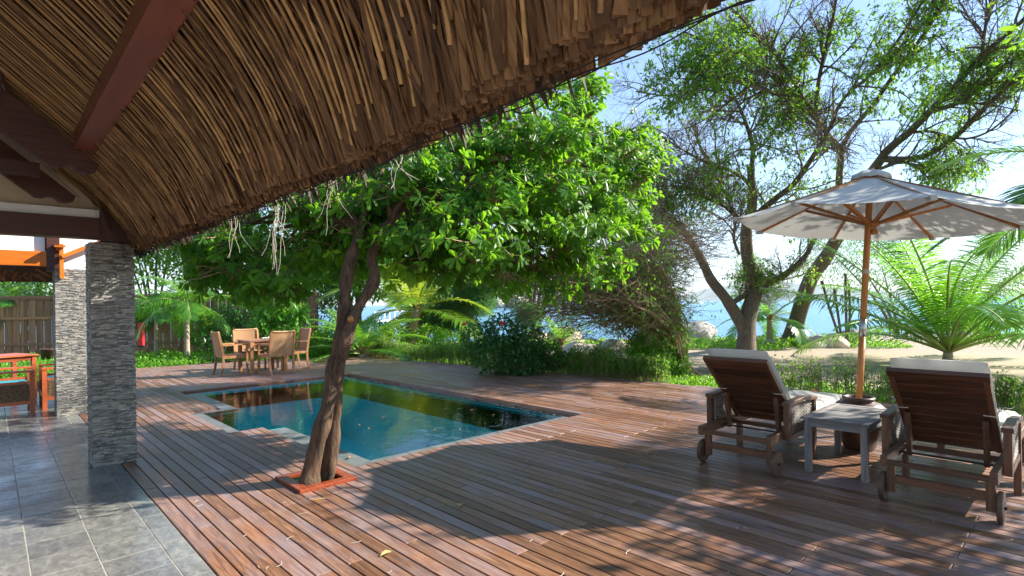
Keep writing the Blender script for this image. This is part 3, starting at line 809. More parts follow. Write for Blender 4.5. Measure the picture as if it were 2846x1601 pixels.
b.add(*strips(26000, ROOF_Y0, ROOF_Y1, 0.0, ROOF_S, -0.035, -0.002, .20, .46, .006, .013, (0.10, 0.42)))
b.add(*strips(2200, -1.0, 2.8, 0.0, 1.9, -0.02, 0.010, .25, .5, .010, .022, (0.10, 0.38), (0.1, 1)))
b.add(*strips(2200, ROOF_Y0, ROOF_Y1, 0.02, 1.3, -0.01, 0.02, .35, .8, .006, .012, (0.0, 0.22), (0.4, 1)))
b.build('thatch_leaflets', M['thatch'], roof, False, rb)['kind'] = 'stuff'
# stems (ribs of the palm leaves) running down the slope, a part each
ysm = np.concatenate([np.arange(-0.9, 3.5, 0.042), np.arange(3.5, ROOF_Y1, 0.030)])
for Y in ysm:
    Y = Y + random.uniform(-.012, .012)
    far_ = Y > 3.4
    for rep in range(1):
        K = 9
        s_top = ROOF_S - random.uniform(0, .3); s_bot = random.uniform(0.0, .35)
        ss = np.linspace(s_top, s_bot, K)
        K = 15; ss = s_bot + (s_top - s_bot) * np.linspace(1, 0, K) ** 1.7
        yy = Y + .30 * np.clip(1 - ss / 1.1, 0, 1) ** 1.6 + random.uniform(-.02, .02) * ss + np.sin(ss * 3 + Y * 9) * .006
        off = 0.017 + np.sin(np.linspace(0, 7, K) + Y * 5) * .005
        r0 = random.uniform(.0045, .0095) * (0.7 if far_ else 1.0)
        q = MB(); q.tube(RP(yy, ss, off), np.linspace(r0 * .7, r0, K), 5, False, random.random())
        q.build('palm_stem', M['thatch_stem'], roof, True, rb)
# the eave: layered cut ends, thicker towards the outside
b = MB()
for k in range(9):
    n = 1250
    Y = rng.uniform(ROOF_Y0, ROOF_Y1, n)
    lip = 0.010 * np.sin(Y * 2.1 + k) + 0.008 * np.sin(Y * 7.3 + k * 2.2) + rng.normal(0, .0035, n)
    send = 0.02 - 0.0075 * k + lip
    ln = rng.uniform(.10, .30, n); off = 0.010 - 0.011 * k + rng.uniform(-.006, .006, n)
    th = rng.normal(.28, .16, n)
    D = DNs(ln / 2) * np.cos(th)[:, None] + np.array([0, 1.0, 0])[None] * np.sin(th)[:, None]
    P = RP(Y, send, off) - D * ln[:, None]
    tw = rng.normal(0, .5, n); U = NB[None] * np.cos(tw)[:, None] + np.array([0, 1.0, 0])[None] * np.sin(tw)[:, None]
    D = unit(D); S = unit(np.cross(D, U)); wd = rng.uniform(.012, .034, n)[:, None]
    a = P - S * wd * .42; c_ = P + S * wd * .42; e_ = P + D * ln[:, None]
    V = np.stack([a, c_, e_ + S * wd * .5, e_ - S * wd * .5], 1).reshape(-1, 3); bi = np.arange(n)[:, None] * 4
    b.add(V, bi + [0, 1, 2, 3], (), np.repeat(rng.uniform(.25, 1.0, n), 4))
o = b.build('eave_ends', M['thatch'], roof, False, rb); o['kind'] = 'stuff'
b = MB(); slab(b, 0.04, .4, -0.03, -0.11); b.build('eave_bed', M['thatch_back'], roof, False, rb)
b = MB()
n = 420
Y = rng.uniform(0.9, ROOF_Y1, n)
P = RP(Y, -0.02 + rng.uniform(-.02, .03, n), -0.07 + rng.uniform(-.03, .03, n))
D = unit(np.stack([rng.uniform(.1, .7, n), rng.normal(0, .25, n), -np.ones(n)], -1))
V, Q, T, k = leaf_batch(P, D, rand_dirs(n), rng.uniform(.02, .09, n), rng.uniform(.006, .02, n), 'blade', .1)
b.add(V, Q, T, np.repeat(rng.uniform(0, .5, n), k)); b.build('ragged_fringe', M['thatch'], roof, False, rb)['kind'] = 'stuff'
# straw draping over the column at the end of the eave
b = MB(); n = 70
Y = rng.uniform(6.2, 6.75, n); P = RP(Y, rng.uniform(.15, .6, n), 0.02)
D = unit(DNs(0 * Y) + np.array([[-.1, -.1, -.5]]) + rng.normal(0, .08, (n, 3)))
V, Q, T, k = leaf_batch(P, D, np.tile(NB, (n, 1)), rng.uniform(.25, .55, n), rng.uniform(.012, .03, n), 'blade', .08)
b.add(V, Q, T, np.repeat(rng.uniform(.3, 1, n), k)); b.build('loose_straw', M['thatch'], roof, False, rb)['kind'] = 'stuff'
# black netting cord along the eave
b = MB()
for j in range(3):
    yy = np.linspace(ROOF_Y0, ROOF_Y1, 260)
    P = RP(yy, -0.040 - .006 * j + .008 * np.sin(yy * (9 + j * 3)), -0.035 - .018 * j + .008 * np.sin(yy * 13 + j)) + np.array([.0, 0, -.006])
    b.tube(P, .0022, 4, False)
for j in range(26):
    y = rng.uniform(1.0, 6.5); w_ = rng.uniform(.05, .16); tt = np.linspace(0, math.pi, 9)
    P = RP(y + w_ * (np.cos(tt)), -0.045, -0.07) + np.stack([0 * tt, 0 * tt, -np.sin(tt) * w_ * rng.uniform(.3, .9)], -1)
    b.tube(P, .0022, 4, False)
b.build('netting_cord', M['black_cord'], roof, False, rb)
# pale fibres dangling from the eave
b = MB()
for (y0, cnt, l0, l1, spr) in ((3.02, 10, .20, .46, .045), (2.35, 5, .12, .30, .06), (3.75, 4, .1, .28, .05), (1.9, 4, .1, .2, .08)):
    for j in range(cnt):
        p0 = RP(y0 + rng.normal(0, spr), -0.03, -0.08); ln = rng.uniform(l0, l1); K = 8; u = np.linspace(0, 1, K)
        dx, dy = rng.normal(0, .05, 2)
        P = p0 + np.stack([dx * u ** 2 + .008 * np.sin(u * 9), dy * u ** 2 + .008 * np.cos(u * 8), -ln * u], -1)
        b.tube(P, np.linspace(.0016, .0009, K), 4, False)
b.build('hanging_fibres', M['rope'], roof, False, rb)
# purlin, rafters, tie beam, gable panel
q = MB(); q.bar((0.515, -1.6, 2.70), (0.515, 4.98, 2.70), 0.13, 0.15, ch=.006); q.build('purlin', M['purlin'], roof, False, rb)
def rafter(Y, top, tail, h, w_, name='rafter'):
    """rafter with a scroll-cut tail, running down the slope at Y"""
    (x0, z0), (x1, z1) = top, tail
    d = np.array([x1 - x0, z1 - z0]); ln = np.linalg.norm(d); d /= ln; n_ = np.array([-d[1], d[0]])
    if n_[1] < 0: n_ = -n_
    prof = [(0, h), (ln, h), (ln + .015, h * .80), (ln - .01, h * .56), (ln - .05, h * .42), (ln - .10, h * .45), (ln - .13, h * .34), (ln - .15, h * .15), (ln - .19, 0), (0, 0)]
    pts = [(x0 + d[0] * a + n_[0] * (k_ - h), z0 + d[1] * a + n_[1] * (k_ - h)) for a, k_ in prof]
    n = len(pts); V = [(p[0], Y - w_ / 2, p[1]) for p in pts] + [(p[0], Y + w_ / 2, p[1]) for p in pts]
    me = bpy.data.meshes.new(name)
    F = [tuple(range(n)), tuple(range(2 * n - 1, n - 1, -1))] + [(i, i + n, (i + 1) % n + n, (i + 1) % n) for i in range(n)]
    me.from_pydata([tuple(np.array(v) - rb) for v in V], [], F); me.update(); me.materials.append(M['beam'])
    import bmesh
    bm = bmesh.new(); bm.from_mesh(me); bmesh.ops.recalc_face_normals(bm, faces=bm.faces); bm.to_mesh(me); bm.free()
    return link(name, me, roof)
rafter(5.06, (-1.5, 4.28), (0.60, 2.54), 0.22, 0.10)
rafter(6.15, (-1.5, 4.20), (0.56, 2.47), 0.20, 0.10)
q = MB(); q.box((0.02, 5.06, 3.5), (.12, .12, 1.3)); q.build('king_post', M['beam'], roof, False, rb)
q = MB(); q.bar((-3.6, 6.46, 2.235), (0.86, 6.46, 2.235), 0.16, 0.19, ch=.004); q.build('tie_beam', M['beam'], roof, False, rb)
q = MB(); q.bar((0.86, 6.46, 2.12), (0.86, 6.46, 2.42), 0.22, 0.20); q.build('column_head', M['beam'], roof, False, rb)
q = MB(); q.bar((-3.6, 5.7, 2.58), (0.30, 5.7, 2.58), .09, .1); q.build('collar_tie', M['beam'], roof, False, rb)
# gable panel of cream plaster with a white ledge
gx0 = -3.0
V = [(gx0, 6.52, 2.40), (0.86, 6.52, 2.40), (0.86, 6.52, 2.41), (gx0, 6.52, 2.44 + (.86 - gx0) * .87)]
q = MB(); q.add(V + [(v[0], 6.60, v[2]) for v in V], [(0, 1, 2, 3), (7, 6, 5, 4), (0, 4, 5, 1), (1, 5, 6, 2), (2, 6, 7, 3)]); q.build('gable_panel', M['plaster'], roof, False, rb)
q = MB(); q.bar((-3.6, 6.50, 2.372), (0.84, 6.50, 2.372), .17, .075); q.build('ledge', M['white'], roof, False, rb)
# coiled thin chain on the post
q = MB(); P = np.array([(0.085, 4.98, z) for z in np.linspace(2.95, 3.35, 14)]) + np.stack([rng.normal(0, .006, 14), rng.normal(0, .004, 14), np.zeros(14)], -1); q.tube(P, .003, 4); q.build('chain', M['metal'], roof, False, rb)

# the neighbouring roof beyond the second column
r2 = thing('rear_roof', 'second thatch roof with orange beam and white wall behind the rear column', 'roof', (0, 10.1, 2.1)); r2b = np.array((0, 10.1, 2.1))
q = MB(); q.bar((-5, 10.05, 2.195), (0.585, 10.05, 2.195), .12, .20, ch=.003); q.build('beam', M['orange'], r2, False, r2b)
q = MB(); q.box((-2.2, 10.10, 2.55), (5.55, .06, .5)); q.build('wall_panel', M['white'], r2, False, r2b)
q = MB(); q.box((0.66, 10.06, 2.33), (.14, .14, .62), 0, .004); q.build('post', M['beam'], r2, False, r2b)
q = MB(); q.bar((0.72, 10.02, 2.38), (0.72, 9.80, 2.36), .12, .03); q.bar((0.72, 10.0, 2.33), (0.72, 9.88, 2.33), .07, .04); q.build('bracket', M['orange'], r2, False, r2b)
q = MB(); q.bar((0.74, 9.90, 1.92), (0.74, 9.90, 2.40), .07, .045); q.bar((0.74, 9.9, 2.22), (1.35, 9.9, 2.55), .05, .15, (0, 1, 0)); q.build('brace', M['orange'], r2, False, r2b)
q = MB(); q.box((0.98, 10.08, 2.36), (.5, .08, .62)); q.build('white_infill', M['white'], r2, False, r2b)
q = MB(); q.bar((0.05, 11.6, 2.33), (0.28, 11.6, 2.12), .08, .12); q.build('rafter_tail', M['beam'], r2, False, r2b)
b = MB()
n = 2600
xx = rng.uniform(-5, 1.0, n); s = rng.uniform(0, 1.2, n)
P = np.stack([xx, 12.3 - s * .95, 1.90 + s * .62 + 0.05 * np.sin(xx * 3)], -1)
th = rng.normal(0, .35, n); D = unit(np.stack([np.sin(th) + .1, np.cos(th) * .84, -np.cos(th) * .54], -1))
ln = rng.uniform(.2, .5, n); P = P - D * ln[:, None]
V, Q, T, k = leaf_batch(P, D, np.tile([0, -.5, -.85], (n, 1)) + rng.normal(0, .3, (n, 3)), ln, rng.uniform(.02, .045, n), 'blade', .02)
b.add(V, Q, T, np.repeat(rng.random(n), k)); b.build('thatch', M['thatch'], r2, False, r2b)['kind'] = 'stuff'
q = MB(); q.add([(-5, 12.3, 1.96), (1.0, 12.3, 1.96), (1.0, 9.9, 3.3), (-5, 9.9, 3.3), (-5, 12.3, 2.1), (1.0, 12.3, 2.1), (1.0, 9.9, 3.44), (-5, 9.9, 3.44)], [(0, 1, 2, 3), (7, 6, 5, 4), (0, 4, 5, 1), (1, 5, 6, 2), (2, 6, 7, 3), (3, 7, 4, 0)])
q.build('thatch_bed', M['thatch_back'], r2, False, r2b)

# ------------------------------------------------------------------ sun loungers
def lounger(x, y, label):
    t_ = thing('sun_lounger', label, 'sun lounger', (x, y, 0), 0, 'wooden wheeled sun loungers')
    return t_
def lounger_parts(t_):
    T_ = M['teak']
    HW = 0.30                       # half spacing of the side rails
    LEN = 2.12
    for s in (-1, 1):
        q = MB(); q.bar((0, s * HW, 0.308), (LEN, s * HW, 0.308), 0.042, 0.078, ch=.003); q.build('side_rail', M['teak_x'], t_)
        q = MB(); q.bar((0.10, s * (HW - .025), 0.07), (0.10, s * (HW - .025), 0.268), 0.05, 0.045); q.build('leg', M['teak_z'], t_)
        q = MB(); q.bar((LEN - .12, s * (HW - .02), 0.0), (LEN - .12, s * (HW - .02), 0.268), 0.06, 0.045); q.build('leg', M['teak_z'], t_)
        # wheel
        q = MB()
        an = np.linspace(0, 2 * math.pi, 29)[:-1]; rr = .105
        V = []; yy = s * (HW + .025)
        for (r_, o_) in ((.098, -.016), (rr, -.010), (rr, .010), (.098, .016)):
            V += [(0.10 + r_ * math.cos(a), yy + o_, .105 + r_ * math.sin(a)) for a in an]
        n = len(an); Q = [(k * n + i, k * n + (i + 1) % n, (k + 1) * n + (i + 1) % n, (k + 1) * n + i) for k in range(3) for i in range(n)]
        V += [(0.10, yy - .016, .105), (0.10, yy + .016, .105)]
        T = [(4 * n, (i + 1) % n, i) for i in range(n)] + [(4 * n + 1, 3 * n + i, 3 * n + (i + 1) % n) for i in range(n)]
        q.add(V, Q, T); wh = q.build('wheel', M['wheel'], t_)
        q = MB(); q.tube([(0.10, yy - .03, .105), (0.10, yy + .024, .105)], .010, 10); q.build('axle_bolt', M['iron'], wh)
        # notched adjuster on the inside of the rail
        q = MB()
        for j in range(5): q.box((0.36 + j * .035, s * (HW - .024), .302), (.012, .006, .022))
        q.box((0.43, s * (HW - .0225), .285), (.20, .003, .010)); q.build('ratchet_strip', M['iron'], t_)
        # armrest frame: two posts and a top, with wicker between
        ya = s * (HW + .047)
        f0, f1 = 0.29, 0.90
        q = MB(); q.bar((f0, ya, .275), (f0, ya, .565), 0.045, 0.06); q.build('arm_post', M['teak_z'], t_)
        q = MB(); q.bar((f1, ya, .0), (f1, ya, .545), 0.045, 0.055); q.build('arm_post', M['teak_z'], t_)
        q = MB(); q.bar((f0 - .035, ya, .582), (0.60, ya, .596), 0.065, 0.032, ch=.004); q.bar((0.60, ya, .596), (f1 + .03, ya, .562), 0.0645, 0.032, ch=.004); q.build('armrest', M['teak_x'], t_)
        q = MB(); q.bar((f0 + .03, ya, .29), (f1 - .03, ya, .29), 0.035, 0.045); q.build('arm_rail', M['teak_x'], t_)
        q = MB(); zz = np.arange(.318, .562, .013); x0, x1 = f0 + .03, f1 - .03
        xs_ = np.linspace(x0, x1, 22)
        for iz, z in enumerate(zz):
            P = np.stack([xs_, ya + .006 * np.where((np.arange(22) + (iz // 1)) % 2 == 0, 1, -1), np.full(22, z)], -1); q.tube(P, .0062, 4, False)
        for xv in xs_[1::3]: q.bar((xv, ya, .315), (xv, ya, .563), .006, .004)
        q.build('wicker_panel', M['wicker'], t_)
    q = MB(); q.bar((0.012, -HW + .02, .300), (0.012, HW - .02, .300), .03, .035); q.build('end_rail', M['teak'], t_)
    q = MB(); q.bar((0.10, -HW + .05, .165), (0.10, HW - .05, .165), .028, .055); q.build('stretcher', M['teak'], t_)
    q = MB(); q.bar((LEN - .12, -HW + .05, .20), (LEN - .12, HW - .05, .20), .028, .05); q.build('stretcher', M['teak'], t_)
    q = MB(); q.bar((0.62, -HW + .02, .300), (0.62, HW - .02, .300), .04, .035); q.build('cross_rail', M['teak'], t_)
    q = MB(); q.tube([(0.43, -HW + .02, .295), (0.43, HW - .02, .295)], .008, 8); q.build('prop_rod', M['iron'], t_)
    # backrest: frame, slats, props; hinge at x=.72, leaning to the head end
    hx, hz = 0.70, 0.345; tx, tz = 0.04, 0.965
    BWd = 0.265
    d = np.array([tx - hx, 0, tz - hz]); bl = np.linalg.norm(d); d /= bl; nb = np.array([-d[2], 0, d[0]])   # faces the head end / down
    def bp(u, y, o=0.0): return np.array([hx, y, hz]) + d * u + nb * o
    back = MB(); back.bar(bp(bl - .03, -BWd - .02), bp(bl - .03, BWd + .02), .06, .034, nb); bk = back.build('backrest_head_rail', M['teak'], t_)
    for s in (-1, 1):
        q = MB(); q.bar(bp(0, s * BWd), bp(bl - .062, s * BWd), .034, .036, nb); q.build('backrest_stile', M['teak_x'], t_)
        q = MB(); q.bar(bp(.43, s * (BWd - .04), .03), (0.43, s * (BWd - .04), .285), .032, .05, (1, 0, 0)); q.build('prop', M['teak_z'], t_)
    ns = 9; pit = (bl - .07) / ns
    for k in range(ns):
        q = MB(); u = .012 + pit * (k + .5); q.bar(bp(u, -BWd + .018), bp(u, BWd - .018), pit - .020, .016, nb); q.build('slat', M['teak_slat'], t_)
    for k in range(13):
        q = MB(); xx = .78 + k * .103; q.bar((xx, -HW + .022, .335), (xx, HW - .022, .335), .085, .016); q.build('slat', M['teak_slat'], t_)
    # cushions
    def cushion(c, ln, wd, th, e0, e1, e2, name):
        """rounded slab, axes e0 (length) e1 (width) e2 (thickness)"""
        nu, nv = 15, 9; q = MB(); e0, e1, e2 = map(np.asarray, (e0, e1, e2)); c = np.asarray(c)
        def side(sg):
            V = []
            for i in range(nu):
                for j in range(nv):
                    u = -1 + 2 * i / (nu - 1); v_ = -1 + 2 * j / (nv - 1)
                    uu = math.copysign(abs(u) ** .6, u) if abs(u) > 0 else 0; vv = math.copysign(abs(v_) ** .6, v_) if abs(v_) > 0 else 0
                    cr = (max(abs(uu), 0) ** 14 + max(abs(vv), 0) ** 10)
                    h = math.sqrt(max(0.0, 1 - min(1, cr))) * .95
                    h += 0.05 * math.sin(i * 1.9) * (1 - min(1, cr))
                    px = uu; py = vv
                    if abs(uu) > .9 and abs(vv) > .9: px *= .985; py *= .97
                    V.append(c + e0 * px * ln / 2 + e1 * py * wd / 2 + e2 * sg * h * th / 2)
            return V
        A = side(1); B = side(-1); n = nu * nv
        Qt = [(i * nv + j, (i + 1) * nv + j, (i + 1) * nv + j + 1, i * nv + j + 1) for i in range(nu - 1) for j in range(nv - 1)]
        q.add(A + B, Qt + [tuple(n + k for k in reversed(f)) for f in Qt])
        o_ = q.build(name, M['cushion'], t_, True); return o_
    cb = bp(bl * .5 + .02, 0, -.080)
    cushion(cb, bl + .03, .56, .09, d, (0, 1, 0), -nb, 'back_cushion')
    cushion((0.76 + .70, 0, .392), 1.42, .58, .10, (1, 0, 0), (0, 1, 0), (0, 0, 1), 'seat_cushion')
    for s in (-1, 1):
        q = MB()
        P = [bp(.47, s * (BWd - .05), .02), bp(.465, s * (BWd + .022), .02), bp(.46, s * (BWd + .028), -.03), bp(.455, s * (BWd + .030), -.07)]
        q.tube(P, .0045, 5); k0 = P[2]
        q.tube([k0, k0 + (.03, s * .03, .01), k0 + (.07, s * .045, -.02), k0 + (.12, s * .05, -.03)], .003, 4); q.tube([k0, k0 + (.02, s * .03, .03), k0 + (.05, s * .05, .02), k0 + (.15, s * .06, .012)], .003, 4)
        q.build('cushion_tie', M['rope'], t_)
M['teak_x'] = wood('oiled_teak_x', (0.05, 0.021, 0.010), (0.125, 0.054, 0.025), (0.21, 0.098, 0.046), 0.5, 'X', False, None, 0.3)
M['teak_z'] = wood('oiled_teak_z', (0.05, 0.021, 0.010), (0.125, 0.054, 0.025), (0.21, 0.098, 0.046), 0.5, 'Z', False, None, 0.3)
M['wicker'] = plain('grey_brown_wicker', (0.19, 0.155, 0.12), 0.6, 0, 0.35, 30)
l1 = lounger(4.66, 2.175, 'teak sun lounger left of the grey side table, red flower on its cushion'); lounger_parts(l1)
l2 = l1.copy(); COL.objects.link(l2); l2.location = (4.66, 0.765, 0)
l2['label'] = 'wheeled teak sun lounger right of the grey side table and potted parasol'
for ch in list(l1.children):
    c_ = ch.copy(); COL.objects.link(c_); c_.parent = l2
    for g_ in ch.children:
        g2 = g_.copy(); COL.objects.link(g2); g2.parent = c_
# red flower lying on the first lounger
fp = ground_at(1900 + 1282 * 480 / 1739, 950 + 490 * 480 / 1739, .45)
fl_ = thing('red_flower', 'red blossom lying on the white cushion of the lounger', 'flower', (fp[0], 2.17, .447))
for k in range(6):
    a = k * 1.05 + .2; q = MB()
    V, Q, T, _ = leaf_batch(np.array([[0, 0, .004]]), np.array([[math.cos(a), math.sin(a), .35]]), np.array([[0, 0, 1.0]]), np.array([.055]), np.array([.035]), 'broad', .25)
    q.add(V, Q, T); q.build('petal', M['red_flower'], fl_)

# ------------------------------------------------------------------ side table
st = thing('side_table', 'weathered grey wooden side table between the two sun loungers', 'table', (5.06, 1.505, 0))
LX, HYW, TZ = 0.87, 0.255, 0.47
M['gt_x'] = wood('weathered_teak_x', (0.11, 0.108, 0.105), (0.21, 0.205, 0.20), (0.34, 0.33, 0.32), 0.75, 'X', False, None, 0.5)
M['gt_z'] = wood('weathered_teak_z', (0.11, 0.108, 0.105), (0.21, 0.205, 0.20), (0.34, 0.33, 0.32), 0.75, 'Z', False, None, 0.5)
for sx in (0.045, LX - .045):
    for sy in (-HYW + .045, HYW - .045):
        q = MB(); q.box((sx, sy, (TZ - .022) / 2), (.048, .048, TZ - .022)); q.build('leg', M['gt_z'], st)
for sy in (-HYW + .03, HYW - .03):
    q = MB(); q.box((LX / 2, sy, TZ - .052), (LX - .14, .018, .056)); q.build('apron', M['gt_x'], st)
for sx in (.03, LX - .03):
    q = MB(); q.box((sx, 0, TZ - .052), (.018, HYW * 2 - .14, .056)); q.build('apron', M['grey_teak'], st)
for sy in (-HYW + .03, HYW - .03):
    q = MB(); q.box((LX / 2, sy, TZ - .011), (LX, .060, .022), 0, .003); q.build('top_rail', M['gt_x'], st)
for sx in (.03, LX - .03):
    q = MB(); q.box((sx, 0, TZ - .0112), (.060, HYW * 2 - .122, .022), 0, .003); q.build('top_rail', M['grey_teak'], st)
nsl = 13; pw = (LX - .124) / nsl
for k in range(nsl):
    q = MB(); q.box((.062 + pw * (k + .5), 0, TZ - .0125), (pw - .006, HYW * 2 - .122, .018), 0, .002); q.build('slat', M['grey_teak'], st)

# ------------------------------------------------------------------ pot and parasol
pt = thing('clay_pot', 'dark glazed clay pot holding the parasol pole', 'pot', (6.2, 1.62, 0))
q = MB(); q.lathe([(0.0, 0), (.115, 0), (.135, .02), (.175, .12), (.215, .24), (.235, .34), (.228, .41), (.18, .455), (.135, .468), (.126, .475), (.138, .482), (.145, .497), (.138, .512), (.124, .515), (.112, .505), (.110, .47), (.0, .462)], (0, 0, 0), 32); q.build('body', M['pot'], pt, True)
q = MB(); q.lathe([(0, .47), (.109, .472)], (0, 0, 0), 20); q.build('sand_fill', M['pebble'], pt)
for a in (0.9, 2.6):
    q = MB(); tt = np.linspace(-.5, .5, 7); P = [((.195 + .035 * math.cos(u * 3)) * math.cos(a + u * .4), (.195 + .035 * math.cos(u * 3)) * math.sin(a + u * .4), .45) for u in tt]
    q.tube(P, .012, 6); q.build('handle', M['pot'], pt, True)

UC = np.array([6.33, 1.515, 2.225]); UR = 1.265; UROT = None
um = thing('parasol', 'cream canvas parasol on a wooden pole standing in the clay pot', 'parasol', (6.2, 1.62, .40)); ub = np.array((6.2, 1.62, .40))
TXY = (-0.062, 0.062)
def upl(x, y, z): return UC + np.array([x, y, z + x * TXY[0] + y * TXY[1]])
UA = [0.555 + k * math.pi / 4 for k in range(8)]
APX = 0.47
rim = [upl(UR * math.cos(a), UR * math.sin(a), 0) for a in UA]
apex = upl(0, 0, APX)
m, t, b_ = mat('parasol_canvas')
v = coords(t, (1, 1, 1), True); g = noise(t, v, 3.0, 4.0)
cc = ramp(t, g, [(.3, (0.50, 0.51, 0.46)), (.7, (0.61, 0.62, 0.57))]).outputs[0]
L(t, cc, b_.inputs['Base Color']); b_.inputs['Roughness'].default_value = .85
tr = t.nodes.new('ShaderNodeBsdfTranslucent'); L(t, cc, tr.inputs[0]); mx = t.nodes.new('ShaderNodeMixShader'); mx.inputs[0].default_value = .20
L(t, b_.outputs[0], mx.inputs[1]); L(t, tr.outputs[0], mx.inputs[2]); L(t, mx.outputs[0], t.nodes['Material Output'].inputs[0])
M['canvas'] = m
for k in range(8):
    a, c_ = rim[k], rim[(k + 1) % 8]
    nr, nc = 9, 7; V = []
    for i in range(nr):
        f_ = 0.11 + (1 - 0.11) * i / (nr - 1)
        for j in range(nc):
            g_ = j / (nc - 1)
            p = apex + (a * (1 - g_) + c_ * g_ - apex) * f_
            sag = 4 * g_ * (1 - g_)
            p = p + np.array([0, 0, -.028 * sag * f_ - .018 * math.sin(math.pi * f_)]) + (apex * [1, 1, 0] - p * [1, 1, 0]) * .035 * sag * max(0, f_ - .6)
            V.append(p)
    n = len(V); V = V + [p - np.array([0, 0, .002]) for p in V]
    Qt = [(i * nc + j, i * nc + j + 1, (i + 1) * nc + j + 1, (i + 1) * nc + j) for i in range(nr - 1) for j in range(nc - 1)]
    q = MB(); q.add(V[:n], Qt); q.build('canopy_panel', M['canvas'], um, True, ub)
# vent cap
q = MB(); V = [upl(0, 0, APX + .055)]
for rr, zz in ((.08, .035), (.17, -.012)):
    for k in range(16):
        a = UA[0] + k * math.pi / 8; dip = -.012 if k % 2 else 0
        V.append(upl(rr * math.cos(a), rr * math.sin(a), APX + zz + dip))
for k in range(16):
    a = UA[0] + k * math.pi / 8; V.append(upl(.17 * math.cos(a), .17 * math.sin(a), APX - .042 + (-.012 if k % 2 else 0)))
T = [(0, 1 + k, 1 + (k + 1) % 16) for k in range(16)]; Q = [(s0 + k, s0 + 16 + k, s0 + 16 + (k + 1) % 16, s0 + (k + 1) % 16) for s0 in (1, 17) for k in range(16)]
q.add(V, Q, T); q.build('vent_cap', M['canvas'], um, False, ub)
pole_b = np.array([6.2, 1.62, .40]); hub = upl(0, 0, -0.045); pole_t = upl(0, 0, APX + .06)
def pl(u): return pole_b + (pole_t - pole_b) * u
q = MB(); q.tube([pl(0), pl(.30)], .030, 16); q.build('pole', M['bamboo'], um, True, ub)
q = MB(); q.tube([pl(.298), pl(.372)], .0325, 16); q.build('ferrule', M['metal'], um, True, ub)
q = MB(); q.tube([pl(.37), pl(1.0)], .029, 16); q.build('pole', M['bamboo'], um, True, ub)
q = MB()
for k in range(5): q.tube([pl(.56 + k * .004), pl(.563 + k * .004)], .034, 14)
q.build('rope_wrap', M['rope'], um, False, ub)
q = MB(); up_ = unit(pole_t - pole_b)
q.lathe([(.03, -.075), (.052, -.07), (.052, -.045), (.040, -.035), (.04, .0), (.066, .01), (.07, .05), (.045, .06), (.03, .06)], hub, 16); q.build('runner', M['bamboo'], um, False, ub)
q = MB(); q.lathe([(.03, -.03), (.06, -.02), (.062, .02), (.03, .03)], upl(0, 0, APX - .03), 16); q.build('top_notch', M['bamboo'], um, False, ub)
for k in range(8):
    a = UA[k]; dn = np.array([0, 0, -.022]); c0_ = upl(.05 * math.cos(a), .05 * math.sin(a), APX - .03)
    e_ = rim[k] + (c0_ - rim[k]) * .02 + dn
    q = MB(); q.bar(c0_, e_, .020, .026); q.build('rib', M['bamboo'], um, False, ub)
    md = c0_ + (e_ - c0_) * .52 + np.array([0, 0, -.022])
    q = MB(); s0 = hub + np.array([.055 * math.cos(a), .055 * math.sin(a), .03])
    tdir = np.array([-math.sin(a), math.cos(a), 0]) * .013
    q.bar(s0 + tdir, md + tdir, .010, .024); q.bar(s0 - tdir, md - tdir, .010, .024); q.build('strut', M['bamboo'], um, False, ub)
    q = MB(); q.box(rim[k] + dn * .9 + (apex - rim[k]) * .02, (.07, .045, .04), a); q.build('rib_pocket', M['canvas'], um, False, ub)
q = MB(); P = [upl(.02, -.035, APX - .1), upl(.03, -.04, .2), hub + (.03, -.04, .0), hub + (.02, -.045, -.18), hub + (.035, -.03, -.32)]; q.tube(P, .003, 4); q.build('pull_cord', M['rope'], um, False, ub)

# ------------------------------------------------------------------ tree surround frame
tf = thing('tree_surround', 'square red varnished timber frame set in the deck round the tree', 'frame', (2.01, 4.595, 0))
fw = .085; hx_, hy_ = .245, .265
for s in (-1, 1):
    q = MB(); q.box((0, s * (hy_ - fw / 2), .014), (2 * hx_, fw, .028), 0, .005); q.build('frame_bar', M['frame_red'], tf)
    q = MB(); q.box((s * (hx_ - fw / 2), 0, .0138), (fw, 2 * (hy_ - fw) - .003, .028), 0, .005); q.build('frame_bar', M['frame_red'], tf)

# ------------------------------------------------------------------ dining set
M['din'] = wood('sunned_teak', (0.28, 0.13, 0.05), (0.40, 0.20, 0.08), (0.52, 0.28, 0.12), 0.5, 'Z', False, None, 0.2)
M['din_top'] = wood('sunned_teak_top', (0.24, 0.11, 0.06), (0.36, 0.18, 0.10), (0.48, 0.27, 0.16), 0.4, 'X', False, None, 0.2)
m, t, b_ = mat('honey_wicker')
wv = t.nodes.new('ShaderNodeTexNoise'); v = coords(t, (60, 60, 60), False); L(t, v, wv.inputs[0])
L(t, ramp(t, wv.outputs[0], [(.3, (.36, .19, .08)), (.7, (.58, .36, .19))]).outputs[0], b_.inputs['Base Color']); b_.inputs['Roughness'].default_value = .6
M['wick_din'] = m
dt = thing('dining_table', 'square wooden outdoor dining table ringed by four wicker armchairs', 'table', (4.57, 13.24, 0))
for sx in (-1, 1):
    for sy in (-1, 1):
        q = MB(); q.box((sx * .36, sy * .40, .355), (.075, .075, .71)); q.build('leg', M['din'], dt)
for s in (-1, 1):
    q = MB(); q.box((0, s * .40, .665), (.64, .025, .09)); q.build('apron', M['din_top'], dt)
    q = MB(); q.box((s * .36, 0, .665), (.025, .72, .09)); q.build('apron', M['din_top'], dt)
for k in range(7):
    q = MB(); q.box((0, -.45 + .9 * (k + .5) / 7, .725), (.84, .9 / 7 - .006, .026), 0, .003); q.build('plank', M['din_top'], dt)
